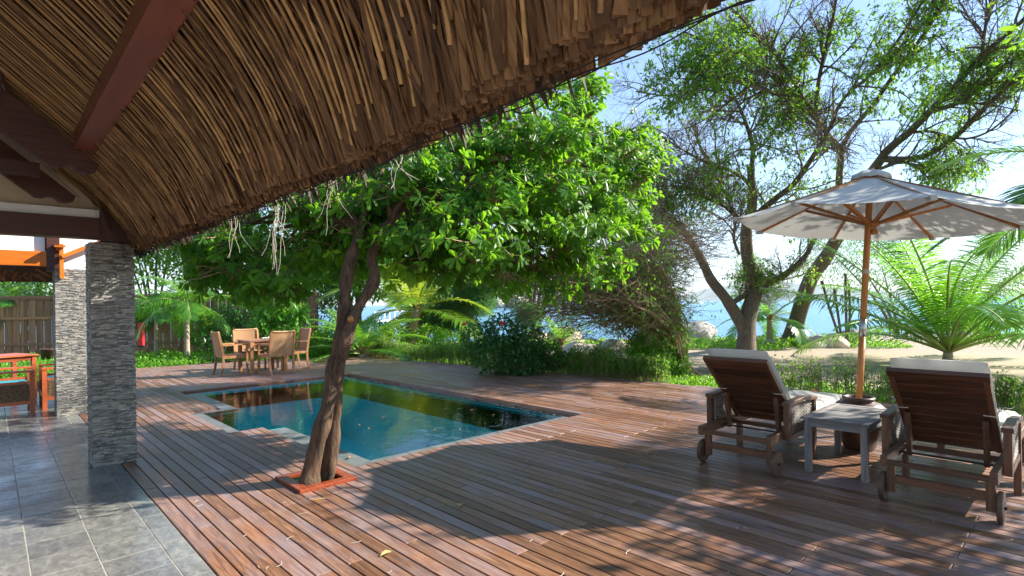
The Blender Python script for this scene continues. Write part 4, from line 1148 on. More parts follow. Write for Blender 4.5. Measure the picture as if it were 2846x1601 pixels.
pl_ = thing('table_setting', 'small pale tray of oddments lying on the dining table', 'tray', (4.75, 13.35, .739))
q = MB(); q.lathe([(0, 0), (.13, 0), (.15, .018), (.145, .02), (.125, .006), (0, .006)], (0, 0, 0), 16); q.build('tray', M['white'], pl_)
for k in range(5):
    q = MB(); r_ = .02; q.add(IV * r_ * 1.2 + (random.uniform(-.08, .08), random.uniform(-.08, .08), .022), (), IT); q.build('shell', M['plaster'], pl_)
def dchair(label, x, y, rz):
    t_ = thing('dining_armchair', label, 'armchair', (x, y, 0), rz, 'wicker armchairs round the dining table'); return t_
def dchair_parts(t_):
    W = .27
    for s in (-1, 1):
        q = MB(); q.bar((s * W, .25, 0), (s * W, .25, .645), .045, .04); q.build('leg', M['din'], t_)
        q = MB()
        P = [(s * W, -.30, 0), (s * W, -.255, .14), (s * W, -.235, .30), (s * W, -.24, .45), (s * W, -.27, .66), (s * W, -.325, .93)]
        for a, c_ in zip(P[:-1], P[1:]): q.bar(a, (c_[0], c_[1], c_[2] + .003), .04, .045, (0, 1, 0))
        q.build('leg', M['din'], t_)
        q = MB(); q.bar((s * W, -.26, .655), (s * W, .10, .665), .05, .028, ch=.004); q.bar((s * W, .10, .665), (s * W, .285, .650), .0495, .028, ch=.004); q.build('armrest', M['din'], t_)
        q = MB(); q.bar((s * (W - .001), -.22, .40), (s * (W - .001), .235, .40), .028, .06); q.build('side_rail', M['din'], t_)
    q = MB(); q.bar((-W + .02, .25, .40), (W - .02, .25, .40), .028, .06); q.build('front_rail', M['din'], t_)
    def weave(name, p0, eu, ev, nu, nv, w_, bow=None):
        q = MB(); p0, eu, ev = map(np.asarray, (p0, eu, ev)); nrm = unit(np.cross(eu, ev))
        us = np.linspace(0, 1, nu); 
        def bw(u): return (np.array([0, -1.0, 0]) * 4 * u * (1 - u) * bow) if bow else 0
        for i in range(nv):
            v_ = i / (nv - 1)
            P = np.array([p0 + eu * u + ev * v_ + nrm * (.004 if (j + i) % 2 else -.004) + bw(u) for j, u in enumerate(us)]); q.tube(P, w_, 4, False)
        for j in range(1, nu - 1, 1):
            u = us[j]; q.bar(p0 + eu * u + bw(u), p0 + eu * u + ev + bw(u), .007, .004)
        q.build(name, M['wick_din'], t_)
    weave('seat', (-W + .02, -.23, .43), (2 * W - .04, 0, 0), (0, .47, 0), 14, 30, .0088)
    q = MB(); q.box((0, 0, .418), (2 * W - .04, .46, .012)); q.build('seat_base', M['wick_din'], t_)
    weave('backrest', (-W, -.232, .40), (2 * W, 0, 0), (0, -.088, .54), 18, 34, .0088, .035)
    q = MB()
    P = [np.array([-W + 2 * W * u, -.322 - 4 * u * (1 - u) * .035, .945 - .012 * 4 * u * (1 - u)]) for u in np.linspace(0, 1, 9)]
    q.tube(P, .02, 8); q.build('top_roll', M['wick_din'], t_, True)
d1 = dchair('wicker armchair at the left side of the dining table, its shadow on the deck', 3.90, 13.24, R(-90)); dchair_parts(d1)
def copy_thing(src, label, x, y, rz):
    o = src.copy(); COL.objects.link(o); o.location = (x, y, 0); o.rotation_euler = (0, 0, rz); o['label'] = label
    for ch in src.children:
        c_ = ch.copy(); COL.objects.link(c_); c_.parent = o
    return o
copy_thing(d1, 'wicker armchair with its back to the pool, nearest of the dining set', 4.63, 12.56, R(7))
copy_thing(d1, 'wicker armchair at the right side of the dining table by the shrubs', 5.25, 13.20, R(90))
copy_thing(d1, 'wicker armchair behind the dining table facing the pool, back lit by sun', 4.52, 13.93, R(178))

# ------------------------------------------------------------------ pavilion seating
M['red_wood'] = wood('red_stained_timber', (0.26, 0.055, 0.018), (0.40, 0.095, 0.03), (0.50, 0.14, 0.05), 0.3, 'X', False, None, 0.2)
M['wick_brown'] = plain('brown_wicker', (0.20, 0.125, 0.065), 0.55, 0, 0.35, 40, .6)
fa = ground_at(93, 1150)
def lounge_chair(name, label, x, y, rz, wd):
    t_ = thing(name, label, 'armchair', (x, y, 0), rz, 'cushioned timber armchairs on the patio')
    # local: +Y forward, width along X ; near side panel faces the camera
    h = .60
    for sx in (-wd / 2, wd / 2):
        for sy in (-.36, .36):
            q = MB(); q.box((sx, sy, h / 2), (.055, .055, h), 0, .004); q.build('leg', M['red_wood'], t_)
        q = MB(); q.bar((sx, -.39, h + .014), (sx, .39, h + .014), .075, .028, ch=.004); q.build('armrest', M['red_wood'], t_)
        q = MB(); q.bar((sx, -.33, .17), (sx, .33, .17), .03, .05); q.build('side_rail', M['red_wood'], t_)
        q = MB(); q.bar((sx, -.33, .455), (sx, .33, .455), .03, .035); q.build('side_rail', M['red_wood'], t_)
        q = MB()
        for iz, z in enumerate(np.arange(.20, .435, .014)):
            yy = np.linspace(-.33, .33, 24); P = np.stack([sx + .005 * np.where((np.arange(24) // 2 + iz) % 2 == 0, 1, -1), yy, np.full(24, z)], -1); q.tube(P, .0075, 4, False)
        q.build('wicker_panel', M['wick_brown'], t_)
    for sy in (-.36, .36):
        q = MB(); q.bar((-wd / 2 + .03, sy, .20), (wd / 2 - .03, sy, .20), .03, .07); q.build('front_rail', M['red_wood'], t_)
    q = MB(); q.bar((-wd / 2 + .03, -.36, .80), (wd / 2 - .03, -.36, .80), .03, .06); q.build('back_rail', M['red_wood'], t_)
    for sx in (-wd / 2, wd / 2):
        q = MB(); q.bar((sx, -.36, .60), (sx, -.36, .83), .045, .045); q.build('back_post', M['red_wood'], t_)
    q = MB(); q.box((0, 0, .36), (wd - .07, .66, .16), 0, .03); q.build('seat_cushion', M['turquoise'], t_)
    q = MB(); q.box((0, -.29, .60), (wd - .09, .11, .34), 0, .03); q.build('back_cushion', M['turquoise'], t_)
lounge_chair('lounge_armchair', 'red timber armchair with wicker side and turquoise cushion at the picture edge', fa[0] - .37, fa[1] + .375, R(-90), .75)
lounge_chair('lounge_armchair', 'turquoise cushioned timber armchair half hidden behind the sunlit column', fa[0] + .50, fa[1] + .62, R(90), .75)
rt = thing('patio_table', 'red slatted low timber table behind the cushioned armchairs', 'table', (-0.05, 12.5, 0), R(20))
for k in range(9):
    q = MB(); q.box((0, -.36 + .09 * k, .73), (1.1, .08, .022), 0, .003); q.build('slat', M['red_wood'], rt)
for sx in (-.5, .5):
    for sy in (-.34, .34): q = MB(); q.box((sx, sy, .36), (.06, .06, .71)); q.build('leg', M['red_wood'], rt)
for s in (-.34, .34): q = MB(); q.box((0, s, .68), (.94, .03, .07)); q.build('apron', M['red_wood'], rt)
# ------------------------------------------------------------------ planting
KD = 1.1048   # display to photograph pixels
def track(pts, k=1.0):
    """polyline through (x, y, distance) survey points, smoothed"""
    P = np.array([at(x * k, y * k, d) for x, y, d in pts])
    return smooth_line(P)
def smooth_line(P, m=3):
    P = np.asarray(P, float); out = []
    n = len(P); Pe = np.concatenate([[2 * P[0] - P[1]], P, [2 * P[-1] - P[-2]]])
    for i in range(n - 1):
        p0, p1, p2, p3 = Pe[i:i + 4]
        for j in range(m):
            u = j / m; out.append(.5 * ((2 * p1) + (-p0 + p2) * u + (2 * p0 - 5 * p1 + 4 * p2 - p3) * u * u + (-p0 + 3 * p1 - 3 * p2 + p3) * u ** 3))
    out.append(P[-1]); return np.array(out)
def resample(P, K):
    P = np.asarray(P); d = np.concatenate([[0], np.cumsum(np.linalg.norm(np.diff(P, axis=0), axis=1))]); u = np.linspace(0, d[-1], K)
    return np.stack([np.interp(u, d, P[:, i]) for i in range(3)], 1)
def leaves_on(P, per, size, shape='simple', aspect=.45, spread=.5, droop=.15, hang=.25, u0=.2, tmean=.45, yellow=.015, jit=.02):
    """leaves along a batch of twigs"""
    B, K, _ = P.shape; n = B * per; bi = np.repeat(np.arange(B), per)
    tp = rng.uniform(u0, 1, n) * (K - 1); i0 = np.minimum(tp.astype(int), K - 2); fr = (tp - i0)[:, None]
    p = P[bi, i0] * (1 - fr) + P[bi, i0 + 1] * fr + rng.normal(0, jit, (n, 3)); tan = unit(P[bi, i0 + 1] - P[bi, i0])
    D = unit(tan * (1 - spread) + rand_dirs(n) * spread + np.array([0, 0, -hang])); U = unit(rand_dirs(n) * .6 + np.array([0, 0, 1.0]))
    Ln = size * rng.uniform(.65, 1.3, n)
    V, Q, T, k = leaf_batch(p, D, U, Ln, Ln * aspect, shape, droop)
    cl = np.sin(p[:, 0] * 2.3) * np.sin(p[:, 1] * 2.9) * np.sin(p[:, 2] * 3.1)
    tv = np.clip(tmean + .2 * cl + rng.normal(0, .18, n), 0, .94); tv[rng.random(n) < yellow] = 1
    return V, Q, T, np.repeat(tv, k)

# --- the leaning double-stemmed tree growing through the deck
nb_ = ground_at(835 + 20, 1345)
nt_ = thing('leaning_tree', 'glossy leaved tree with twisted double trunk growing through the framed deck opening', 'tree', (nb_[0], nb_[1], -.2)); nbs = np.array(nt_.location)
TA = track([(776, 1228, 4.60), (781, 1190, 4.62), (795, 1130, 4.62), (814, 1060, 4.63), (828, 1000, 4.66), (838, 940, 4.70), (850, 880, 4.74), (862, 820, 4.78), (867, 760, 4.80), (872, 700, 4.84), (886, 640, 4.9), (905, 585, 5.0)], KD)
TB = track([(826, 1222, 4.78), (826, 1190, 4.78), (834, 1130, 4.76), (842, 1060, 4.74), (845, 1000, 4.72), (850, 940, 4.68), (866, 870, 4.66), (886, 810, 4.70), (910, 760, 4.76), (936, 718, 4.82), (943, 688, 4.86), (934, 650, 4.9), (952, 600, 4.96), (985, 555, 5.05)], KD)
def knobbly(P, r0, r1, seed, n=14, flare=.25):
    K = len(P); u = np.linspace(0, 1, K)
    r_ = r0 + (r1 - r0) * u + flare * r0 * np.exp(-u * 14) + .006 * np.sin(u * 31 + seed) + .004 * np.sin(u * 57 + seed)
    V, Q = batch_tubes(P[None], r_[None], n); V = V.reshape(K, n, 3)
    for k in range(K):
        c = P[k]; V[k] = c + (V[k] - c) * (1 + .07 * np.sin(np.arange(n) * 2 * math.pi / n * 3 + k * .35 + seed))[:, None]
    return V.reshape(-1, 3), Q
q = MB(); V, Q = knobbly(resample(TA, 60), .068, .048, 1, 16); q.add(V, Q); q.build('trunk', M['bark_near'], nt_, True, nbs)
q = MB(); V, Q = knobbly(resample(TB, 60), .058, .040, 4, 16); q.add(V, Q); q.build('trunk', M['bark_near'], nt_, True, nbs)
kn = at(880 * KD, 803 * KD, 4.62); q = MB(); q.lathe([(0, .006), (.012, .008), (.022, .0), (.03, -.02)], (0, 0, 0), 10)
o = q.build('branch_scar', M['bamboo'], nt_); o.location = Vector(kn) - Vector(nbs); o.rotation_euler = (R(90), 0, -YAW)
forkA, forkB = TA[-1], TB[-1]
crown_c = [(640, 610, 5.9, .5, .40), (560, 600, 6.1, .48, .36), (720, 600, 5.6, .5, .40), (800, 640, 6.0, .5, .28), (1000, 640, 5.4, .5, .28), (1420, 690, 6.2, .45, .25), (500, 575, 6.3, .4, .25), (700, 655, 5.9, .6, .32), (610, 680, 6.1, .5, .24), (790, 560, 6.0, .75, .50), (900, 520, 5.6, .75, .50), (1010, 480, 5.4, .75, .50), (1120, 470, 5.8, .85, .55), (1240, 430, 6.2, .9, .60), (1330, 520, 6.0, .9, .6),
           (1440, 500, 6.4, .9, .6), (1520, 560, 6.4, .75, .55), (1200, 590, 5.4, .8, .45), (1080, 600, 5.2, .7, .38), (960, 610, 5.6, .6, .30), (1380, 620, 6.0, .8, .42), (1250, 350, 7.2, 1.0, .55), (1400, 330, 7.4, 1.0, .6),
           (1480, 420, 7.0, .8, .6), (850, 660, 6.4, .55, .25), (1130, 660, 5.6, .55, .22), (1300, 660, 5.8, .6, .25), (1480, 650, 6.2, .5, .28), (1100, 350, 6.8, .9, .5), (1380, 250, 8.2, .9, .5), (990, 400, 6.4, .9, .5), (1560, 610, 6.6, .45, .4), (560, 640, 6.2, .45, .3), (1540, 480, 6.8, .5, .5), (1330, 420, 6.0, .7, .6)]
CC = np.array([at(x * KD, y * KD, d) for x, y, d, _, _ in crown_c]); CR = np.array([(r_, r_, z_) for *_, r_, z_ in crown_c])
limbs = []
for i, c in enumerate(CC):
    f_ = forkA if (c - forkA) @ _r < .2 else forkB
    mid = f_ * .5 + c * .5 + np.array([0, 0, .22]) + rng.normal(0, .10, 3)
    limbs.append(resample(smooth_line([f_ - [0, 0, .05], f_ * .8 + mid * .2 + [0, 0, .08], mid, c]), 10))
LP = np.array(limbs); LR = np.linspace(.034, .009, 10)[None] * np.ones((len(limbs), 1))
V, Q = batch_tubes(LP, LR, 7); q = MB(); q.add(V, Q); q.build('limbs', M['bark_near'], nt_, True, nbs)
# rosettes of broad leaves at the twig ends
nR = 5600
vol = CR[:, 0] * CR[:, 2]; nS = 330
si = rng.choice(len(CC), nS, p=vol / vol.sum()); sdir = rand_dirs(nS)
SPt = CC[si] + sdir * rng.uniform(.35, 1.18, nS)[:, None] * CR[si]
stint = rng.normal(0, .20, nS)
ci = rng.integers(0, nS, nR); dd = unit(sdir[ci] + rand_dirs(nR) * .8)
RPt = SPt[ci] + rng.normal(0, 1, (nR, 3)) * np.array([.125, .125, .075]) + dd * .05
start = SPt[ci] * .75 + CC[si][ci] * .25 + rng.normal(0, .02, (nR, 3))
tw = np.stack([start, start * .6 + RPt * .4 + rng.normal(0, .03, (nR, 3)), start * .25 + RPt * .75 + rng.normal(0, .02, (nR, 3)), RPt], 1)
V, Q = batch_tubes(tw, np.tile(np.linspace(.006, .0028, 4), (nR, 1)), 3); q = MB(); q.add(V, Q); q.build('twigs', M['twig_brown'], nt_, False, nbs)['kind'] = 'stuff'
per = 9
P = np.repeat(RPt, per, 0); n = len(P); ax = np.repeat(unit(unit(dd) * [1, 1, .6] + np.array([0, 0, .35]) + rng.normal(0, .25, (nR, 3))), per, 0)
az = rng.uniform(0, 2 * math.pi, n); e1 = unit(np.cross(ax, [0.3, .2, 1.0])); e2 = np.cross(ax, e1)
D = unit(ax * rng.uniform(-.1, .75, n)[:, None] + e1 * np.cos(az)[:, None] + e2 * np.sin(az)[:, None] + np.array([0, 0, -.25]))
Ln = rng.uniform(.06, .125, n)
V, Q, T, k = leaf_batch(P - ax * rng.uniform(0, .03, n)[:, None], D, ax, Ln, Ln * rng.uniform(.32, .46, n), 'broad', .18)
tv = np.clip(.40 + np.repeat(stint[ci] + rng.normal(0, .12, nR), per) + rng.normal(0, .10, n), 0, 1)
q = MB(); q.add(V, Q, T, np.repeat(tv, k)); q.build('crown', M['leaf_near'], nt_, False, nbs)

# --- open-crowned shore trees
def limb_set(lst, k=KD):
    P, Rr = [], []
    for pts, r0, r1 in lst:
        p = resample(track(pts, k), 14); P.append(p); Rr.append(np.linspace(r0, r1, 14))
    return np.array(P), np.array(Rr)
def open_tree(t_, limbs, main, counts, leafn, lsize, twigmat, leafmat, lens=((1.0, 2.6), (.5, 1.3), (.25, .6)), bends=(.35, .5, .6), up=(.12, .05, 0), seed=0, leaf_k=1.0, tm=.5):
    base = np.array(t_.location)
    for pts, r0, r1 in main:
        p = resample(track(pts, KD), 26); V, Q = knobbly(p, r0, r1, seed, 12, .15); q = MB(); q.add(V, Q); q.build('trunk', M['bark_grey'], t_, True, base); seed += 2
    P0, R0 = limb_set(limbs)
    V, Q = batch_tubes(P0, R0, 8); q = MB(); q.add(V, Q); q.build('limbs', M['bark_grey'], t_, True, base)
    P1, R1 = grow(P0, R0, counts[0], lens[0], .028, 8, (.35, 1.0), bends[0], up[0], .12)
    P2, R2 = grow(P1, R1, counts[1], lens[1], .012, 6, (.4, 1.2), bends[1], up[1], .15)
    P3, R3 = grow(P2, R2, counts[2], lens[2], .006, 4, (.4, 1.3), bends[2], up[2], .2)
    q = MB()
    for P, Rr, n in ((P1, R1, 5), (P2, R2, 3), (P3, R3, 3)):
        V, Q = batch_tubes(P, Rr, n); q.add(V, Q)
    q.build('branches', twigmat, t_, False, base)['kind'] = 'stuff'
    def leafy(P): m_ = P[:, 0]; return (np.sin(m_[:, 0] * 1.9) + np.sin(m_[:, 1] * 2.3 + 1) + np.sin(m_[:, 2] * 2.7 + 2)) > -.25
    q = MB(); V, Q, T, tv = leaves_on(P3[leafy(P3)], int(leafn * 1.7 + .5), lsize, 'simple', .48, .5, .1, .3, .05, tm, .02, .012); q.add(V, Q, T, tv)
    V, Q, T, tv = leaves_on(P2[leafy(P2)], max(1, leafn), lsize, 'simple', .48, .6, .1, .3, .4, tm); q.add(V, Q, T, tv)
    q.build('crown', leafmat, t_, False, base)
    return P0, P1, P2
bA = ground_at(2070, 985, -.3)
tA = thing('forked_tree', 'grey forked shore tree left of the parasol with open twiggy crown', 'tree', (bA[0], bA[1], -.4))
mainA = [([(1875, 900, 18.0), (1878, 850, 18.0), (1878, 820, 18.0), (1882, 790, 18), (1895, 745, 18), (1906, 720, 18), (1893, 690, 17.8), (1882, 650, 17.6), (1878, 600, 17.2), (1880, 560, 16.8), (1892, 520, 16.4), (1890, 470, 16), (1888, 420, 15.6)], .30, .10),
         ([(1872, 830, 18.0), (1850, 790, 17.9), (1822, 745, 17.7), (1790, 705, 17.5), (1768, 660, 17.2), (1740, 610, 16.8), (1705, 565, 16.4), (1660, 530, 16)], .20, .07)]
limbA = [([(1906, 722, 18.0), (1950, 705, 17.8), (1990, 680, 17.5), (2030, 640, 17.2), (2050, 600, 17), (2100, 560, 16.8)], .13, .05),
         ([(1845, 760, 17.9), (1870, 745, 18.0), (1900, 725, 18.1)], .09, .09),
         ([(1890, 470, 16), (1860, 440, 15.5), (1800, 415, 15), (1740, 390, 14.5), (1660, 340, 14)], .06, .02),
         ([(1885, 580, 17), (1840, 530, 16.2), (1780, 500, 15.4), (1720, 470, 14.8), (1650, 470, 14)], .06, .02),
         ([(1888, 430, 15.6), (1895, 380, 15), (1880, 320, 14), (1850, 250, 13), (1800, 180, 12)], .07, .02),
         ([(1880, 560, 16.8), (1950, 500, 16), (2000, 460, 15.4), (2060, 370, 14.6), (2100, 300, 13.8)], .11, .04),
         ([(1860, 640, 17), (1845, 600, 16.8), (1850, 560, 16.4), (1830, 500, 16), (1800, 440, 15.6)], .05, .02),
         ([(1740, 610, 16.8), (1680, 590, 16), (1620, 570, 15.4), (1560, 560, 15)], .05, .02),
         ([(1700, 565, 16.4), (1660, 520, 15.6), (1600, 470, 15), (1560, 400, 14.4)], .05, .018)]
open_tree(tA, limbA, mainA, (20, 9, 6), 2, .10, M['twig'], M['leaf_fine'], ((.9, 2.6), (.5, 1.4), (.3, .8)), (.6, .8, .8), (.1, 0, 0), 1, tm=.40)
bB = ground_at(2190, 972, -.3)
tB = thing('leaning_shore_tree', 'tall tree leaning right behind the parasol, long dark limbs sweeping up into the sky', 'tree', (bB[0], bB[1], -.4))
mainB = [([(1975, 905, 21), (1985, 870, 21), (2002, 820, 21), (2018, 765, 20.6), (2040, 700, 20), (2075, 650, 19.4), (2110, 590, 18.6), (2150, 520, 17.8), (2190, 440, 17), (2225, 390, 16.4)], .33, .13)]
limbB = [([(2190, 440, 17), (2230, 380, 16.2), (2285, 335, 15.4), (2340, 280, 14.6), (2400, 220, 13.6), (2470, 140, 12.6), (2576, 50, 11.6)], .13, .04),
         ([(2220, 400, 16.4), (2300, 400, 15.6), (2370, 370, 15), (2440, 310, 14), (2510, 240, 13), (2600, 170, 12)], .10, .035),
         ([(2340, 280, 14.6), (2420, 255, 13.8), (2500, 190, 13), (2600, 110, 12)], .07, .03),
         ([(2110, 480, 17.6), (2112, 430, 17), (2115, 380, 16.4), (2075, 330, 15.4), (2050, 290, 14.6), (2010, 230, 13.6)], .11, .04),
         ([(2060, 310, 15), (2020, 270, 14), (1960, 240, 13), (1880, 215, 12.2), (1780, 190, 11.6)], .05, .02),
         ([(2115, 380, 16.4), (2140, 330, 15.6), (2200, 260, 14.6), (2240, 200, 13.6), (2300, 120, 12.6), (2360, 30, 11.6), (2400, -60, 11)], .07, .03),
         ([(2050, 290, 14.6), (2060, 200, 13.4), (2080, 110, 12.4), (2100, 20, 11.6), (2110, -80, 11)], .055, .025),
         ([(2080, 340, 15.6), (2120, 250, 14.4), (2200, 180, 13.4), (2280, 70, 12.2), (2340, -30, 11.4)], .05, .025),
         ([(2010, 230, 13.6), (1960, 150, 12.6), (1900, 80, 11.8), (1840, 20, 11.2)], .045, .02),
         ([(2010, 250, 13.8), (1930, 170, 12.8), (1820, 120, 12), (1720, 80, 11.4)], .045, .02),
         ([(2285, 335, 15.4), (2340, 330, 15), (2420, 350, 14.4), (2490, 330, 14), (2560, 270, 13.4)], .04, .02),
         ([(2470, 140, 12.6), (2480, 60, 12), (2500, -30, 11.4)], .04, .02),
         ([(1960, 240, 13), (1850, 200, 12.2), (1700, 240, 11.8), (1600, 230, 11.4)], .04, .015),
         ([(2190, 440, 17), (2250, 410, 16), (2330, 420, 15.4), (2400, 440, 15)], .05, .02)]
open_tree(tB, limbB, mainB, (15, 8, 5), 3, .095, M['bark_grey'], M['leaf_fine'], ((.8, 2.5), (.45, 1.3), (.25, .6)), (.5, .7, .8), (.12, .05, 0), 5, tm=.50)

# --- bare vine thicket arching over the hedge
bV = ground_at(1917, 1058, -.12)
tv_ = thing('vine_thicket', 'arching thicket of bare brown vine stems with green trails at the deck edge', 'vine', (bV[0], bV[1], -.2)); vb = np.array(tv_.location)
arms = []
for i in range(150):
    dx, dy, dz = rng.normal(0, 20), rng.normal(0, 40), rng.normal(0, .7)
    tipx = rng.uniform(1290, 1700); ty = 700 + rng.normal(0, 50) - (tipx - 1290) * .08
    far_ = rng.uniform(-30, 60)
    arms.append(resample(track([(1735 + rng.normal(0, 16), 955, 12.3), (1716 + dx * .2, 905, 12.3 + dz * .2), (1698 + dx * .6, 835 + dy * .3, 12.2 + dz * .5), (1655 + dx, 775 + dy * .7, 12 + dz), (1590 + dx, 735 + dy, 11.9 + dz),
        (1590 * .45 + tipx * .55, ty * .6 + (725 + dy) * .4 - 12, 11.8 + dz), (tipx, ty, 11.6 + dz), (tipx - rng.uniform(5, 50), ty + far_, 11.5 + dz)], KD), 16))
arms = np.array(arms); aR = np.linspace(.028, .006, 16)[None] * rng.uniform(.5, 1.2, (len(arms), 1))
V, Q = batch_tubes(arms, aR, 6); q = MB(); q.add(V, Q); q.build('stems', M['twig_brown'], tv_, True, vb)['kind'] = 'stuff'
P1, R1 = grow(arms, aR, 10, (.5, 1.4), .009, 9, (.1, .7), 1.0, -.06, .3)
P2, R2 = grow(P1, R1, 4, (.25, .7), .005, 6, (.3, 1.1), 1.0, 0, .1)
q = MB(); V, Q = batch_tubes(P1, R1, 4); q.add(V, Q); V, Q = batch_tubes(P2, R2, 3); q.add(V, Q); q.build('vines', M['twig_brown'], tv_, False, vb)['kind'] = 'stuff'
tc = np.array([at(x * KD, y * KD, d) for x, y, d in [(1380, 715, 11.6), (1440, 690, 11.7), (1500, 735, 11.8), (1560, 700, 11.8), (1460, 775, 11.7), (1540, 790, 11.8), (1620, 760, 12), (1640, 680, 12), (1700, 640, 12.2), (1600, 640, 12), (1760, 600, 12.4)]])
nT = 2300; ci = rng.integers(0, len(tc), nT); cur = tc[ci] + rng.normal(0, 1, (nT, 3)) * [.34, .34, .24]
d_ = unit(-_r[None] * rng.choice([1, 1, -1], nT)[:, None] + rand_dirs(nT) * .75 * np.array([1, 1, .7])); cv = rand_dirs(nT); pp = [cur]
for k in range(8):
    d_ = unit(d_ + cv * .16 + rng.normal(0, .09, (nT, 3))); cur = cur + d_ * rng.uniform(.06, .17, nT)[:, None]; pp.append(cur)
q = MB(); V, Q = batch_tubes(np.stack(pp, 1), rng.uniform(.003, .009, (nT, 1)) * np.linspace(1, .4, 9)[None], 3); q.add(V, Q); q.build('tangle', M['twig_brown'], tv_, False, vb)['kind'] = 'stuff'
cs_ = [at(x * KD, y * KD, d) for x, y, d in [(1665, 800, 12), (1650, 850, 12), (1690, 850, 12.2), (1640, 900, 12), (1690, 910, 12.2), (1600, 930, 11.8), (1650, 945, 12), (1620, 870, 12), (1590, 790, 12)]]
b = MB(); b.add(*blob_leaves(cs_, [.42, .5, .42, .5, .42, .4, .4, .45, .3], 24000, .062, hollow=.2, droop=.3, dirbias=(0, 0, -.7), aspect=.4)); b.build('green_trails', M['leaf_cover'], tv_, False, vb)
q = MB(); V, Q, T, t2 = leaves_on(P2, 3, .07, 'simple', .5, .6, .1, .2, .2, .5, 0); q.add(V, Q, T, t2); q.build('leaves', M['leaf_fine'], tv_, False, vb)

# --- palms
def frond_mesh(Lf, n, ll, lw, curve, vee=.35, fdroop=.35, seed=0, K=16, twist=0.0):
    """frond along +X starting horizontal-up, bending with gravity; returns rachis points and leaflet arrays"""
    u = np.linspace(0, 1, K)
    e0, e1 = curve                                     # elevation at base and at the tip
    el = e0 + (e1 - e0) * u ** 1.2
    P = np.zeros((K, 3)); st = Lf / (K - 1)
    for i in range(1, K): P[i] = P[i - 1] + st * np.array([math.cos(el[i - 1]), 0, math.sin(el[i - 1])])
    V_, Q_, T_, tt = [], [], [], []
    uu = np.repeat(np.linspace(.16, .995, n), 2); sd_ = np.tile([-1, 1], n)
    p = np.stack([np.interp(uu, u, P[:, i]) for i in range(3)], 1)
    ee = np.interp(uu, u, el); tan = np.stack([np.cos(ee), 0 * ee, np.sin(ee)], 1); nr = np.stack([-np.sin(ee), 0 * ee, np.cos(ee)], 1)
    side = np.stack([0 * ee, sd_, 0 * ee], 1)
    fwd_ = .35 + .75 * uu ** 2
    D = unit(side + tan * fwd_[:, None] + nr * vee + rng.normal(0, .07, (2 * n, 3)))
    prof = np.sin(np.pi * np.clip(uu * .86 + .10, 0, 1)) ** .7
    Ln = ll * prof * rng.uniform(.88, 1.08, 2 * n)
    V, Q, T, k = leaf_batch(p, D, unit(nr - side * .3), Ln, np.full(2 * n, lw), 'blade4', fdroop)
    return P, V, Q, T, k
def palm(name, label, base, trunk_h, trunk_r, lean, nf, Lf, n, ll, lw, e_lo, e_hi, material, shaft=None, group=None, seed=1, curv=(.9, 1.5), az0=0, fdroop=.35, trunkmat='palm_bark', stub=True):
    t_ = thing(name, label, 'palm', base, 0, group); base = np.array(t_.location)
    top = np.array([lean[0], lean[1], trunk_h])
    K = 20; u = np.linspace(0, 1, K)[:, None]
    if trunk_h > .25:
        P = np.concatenate([lean[0] * u ** 1.5, lean[1] * u ** 1.5, trunk_h * u], 1)
        rr = trunk_r * (1.15 - .35 * u[:, 0] + .35 * np.exp(-u[:, 0] * 8)) * (1 + .04 * np.sin(np.arange(K) * 2.4))
        q = MB(); q.tube(P, rr, 12); q.build('trunk', M[trunkmat], t_, True)
        if shaft:
            q = MB(); q.tube([top - [0, 0, .02], top + [0, 0, shaft * .5], top + [0, 0, shaft]], [trunk_r * 1.0, trunk_r * .95, trunk_r * .5], 10); q.build('crownshaft', M['crownshaft'], t_, True); top = top + np.array([0, 0, shaft * .8])
    if stub:
        q = MB()
        for j in range(10):
            a = j * 2.4; q.bar(top + [0, 0, -.25], top + [.13 * math.cos(a), .13 * math.sin(a), .22], .06, .03)
        q.build('leaf_bases', M['fibre'], t_)
    rs = random.Random(seed)
    for j in range(nf):
        fr = (j + .5) / nf
        e0 = e_hi + (e_lo - e_hi) * fr ** .9 + rs.uniform(-.08, .08)
        P, V, Q, T, k = frond_mesh(Lf * rs.uniform(.82, 1.08), n, ll, lw, (e0, e0 - rs.uniform(*curv)), .35 if e0 > 0 else .15, fdroop)
        a = az0 + j * 2.39996 + rs.uniform(-.2, .2)
        q = MB(); q.add(V, Q, T, np.repeat(np.clip(rng.normal(.42 + rs.uniform(-.28, .22), .15, len(V) // k), 0, 1), k))
        o = q.build('frond', material, t_); o.location = top + [0.03 * math.cos(a), .03 * math.sin(a), 0]; o.rotation_euler = (rs.uniform(-.25, .25), 0, a)
        q = MB(); q.tube(P, np.linspace(.022, .004, len(P)) * Lf / 2.4, 5); q.build('rib', M['petiole'], o, True)
    return t_
_lb = leaf_batch
def leaf_batch(P, D, U, Ln, Wd, shape='simple', droop=0.0, fold=0.25):
    if shape != 'blade4': return _lb(P, D, U, Ln, Wd, shape, droop, fold)
    D = unit(D); S = unit(np.cross(D, U)); Ln = Ln[:, None]; Wd = Wd[:, None]; g = np.array([0, 0, -1.0]); v = []
    for a, wd in ((0, .5), (.33, 1.0), (.7, .8), (1.0, .1)):
        c = P + D * Ln * a + g * Ln * droop * a * a; v += [c + S * Wd * .5 * wd, c - S * Wd * .5 * wd]
    V = np.stack(v, 1); n = len(P); b = np.arange(n)[:, None] * 8
    return V.reshape(-1, 3), np.concatenate([b + [0, 2, 3, 1], b + [2, 4, 5, 3], b + [4, 6, 7, 5]]), [], 8
def gpt(x, y, d):
    p = at(x, y, d); p[2] = ground_z(p[0], p[1]); return tuple(float(v) for v in p)
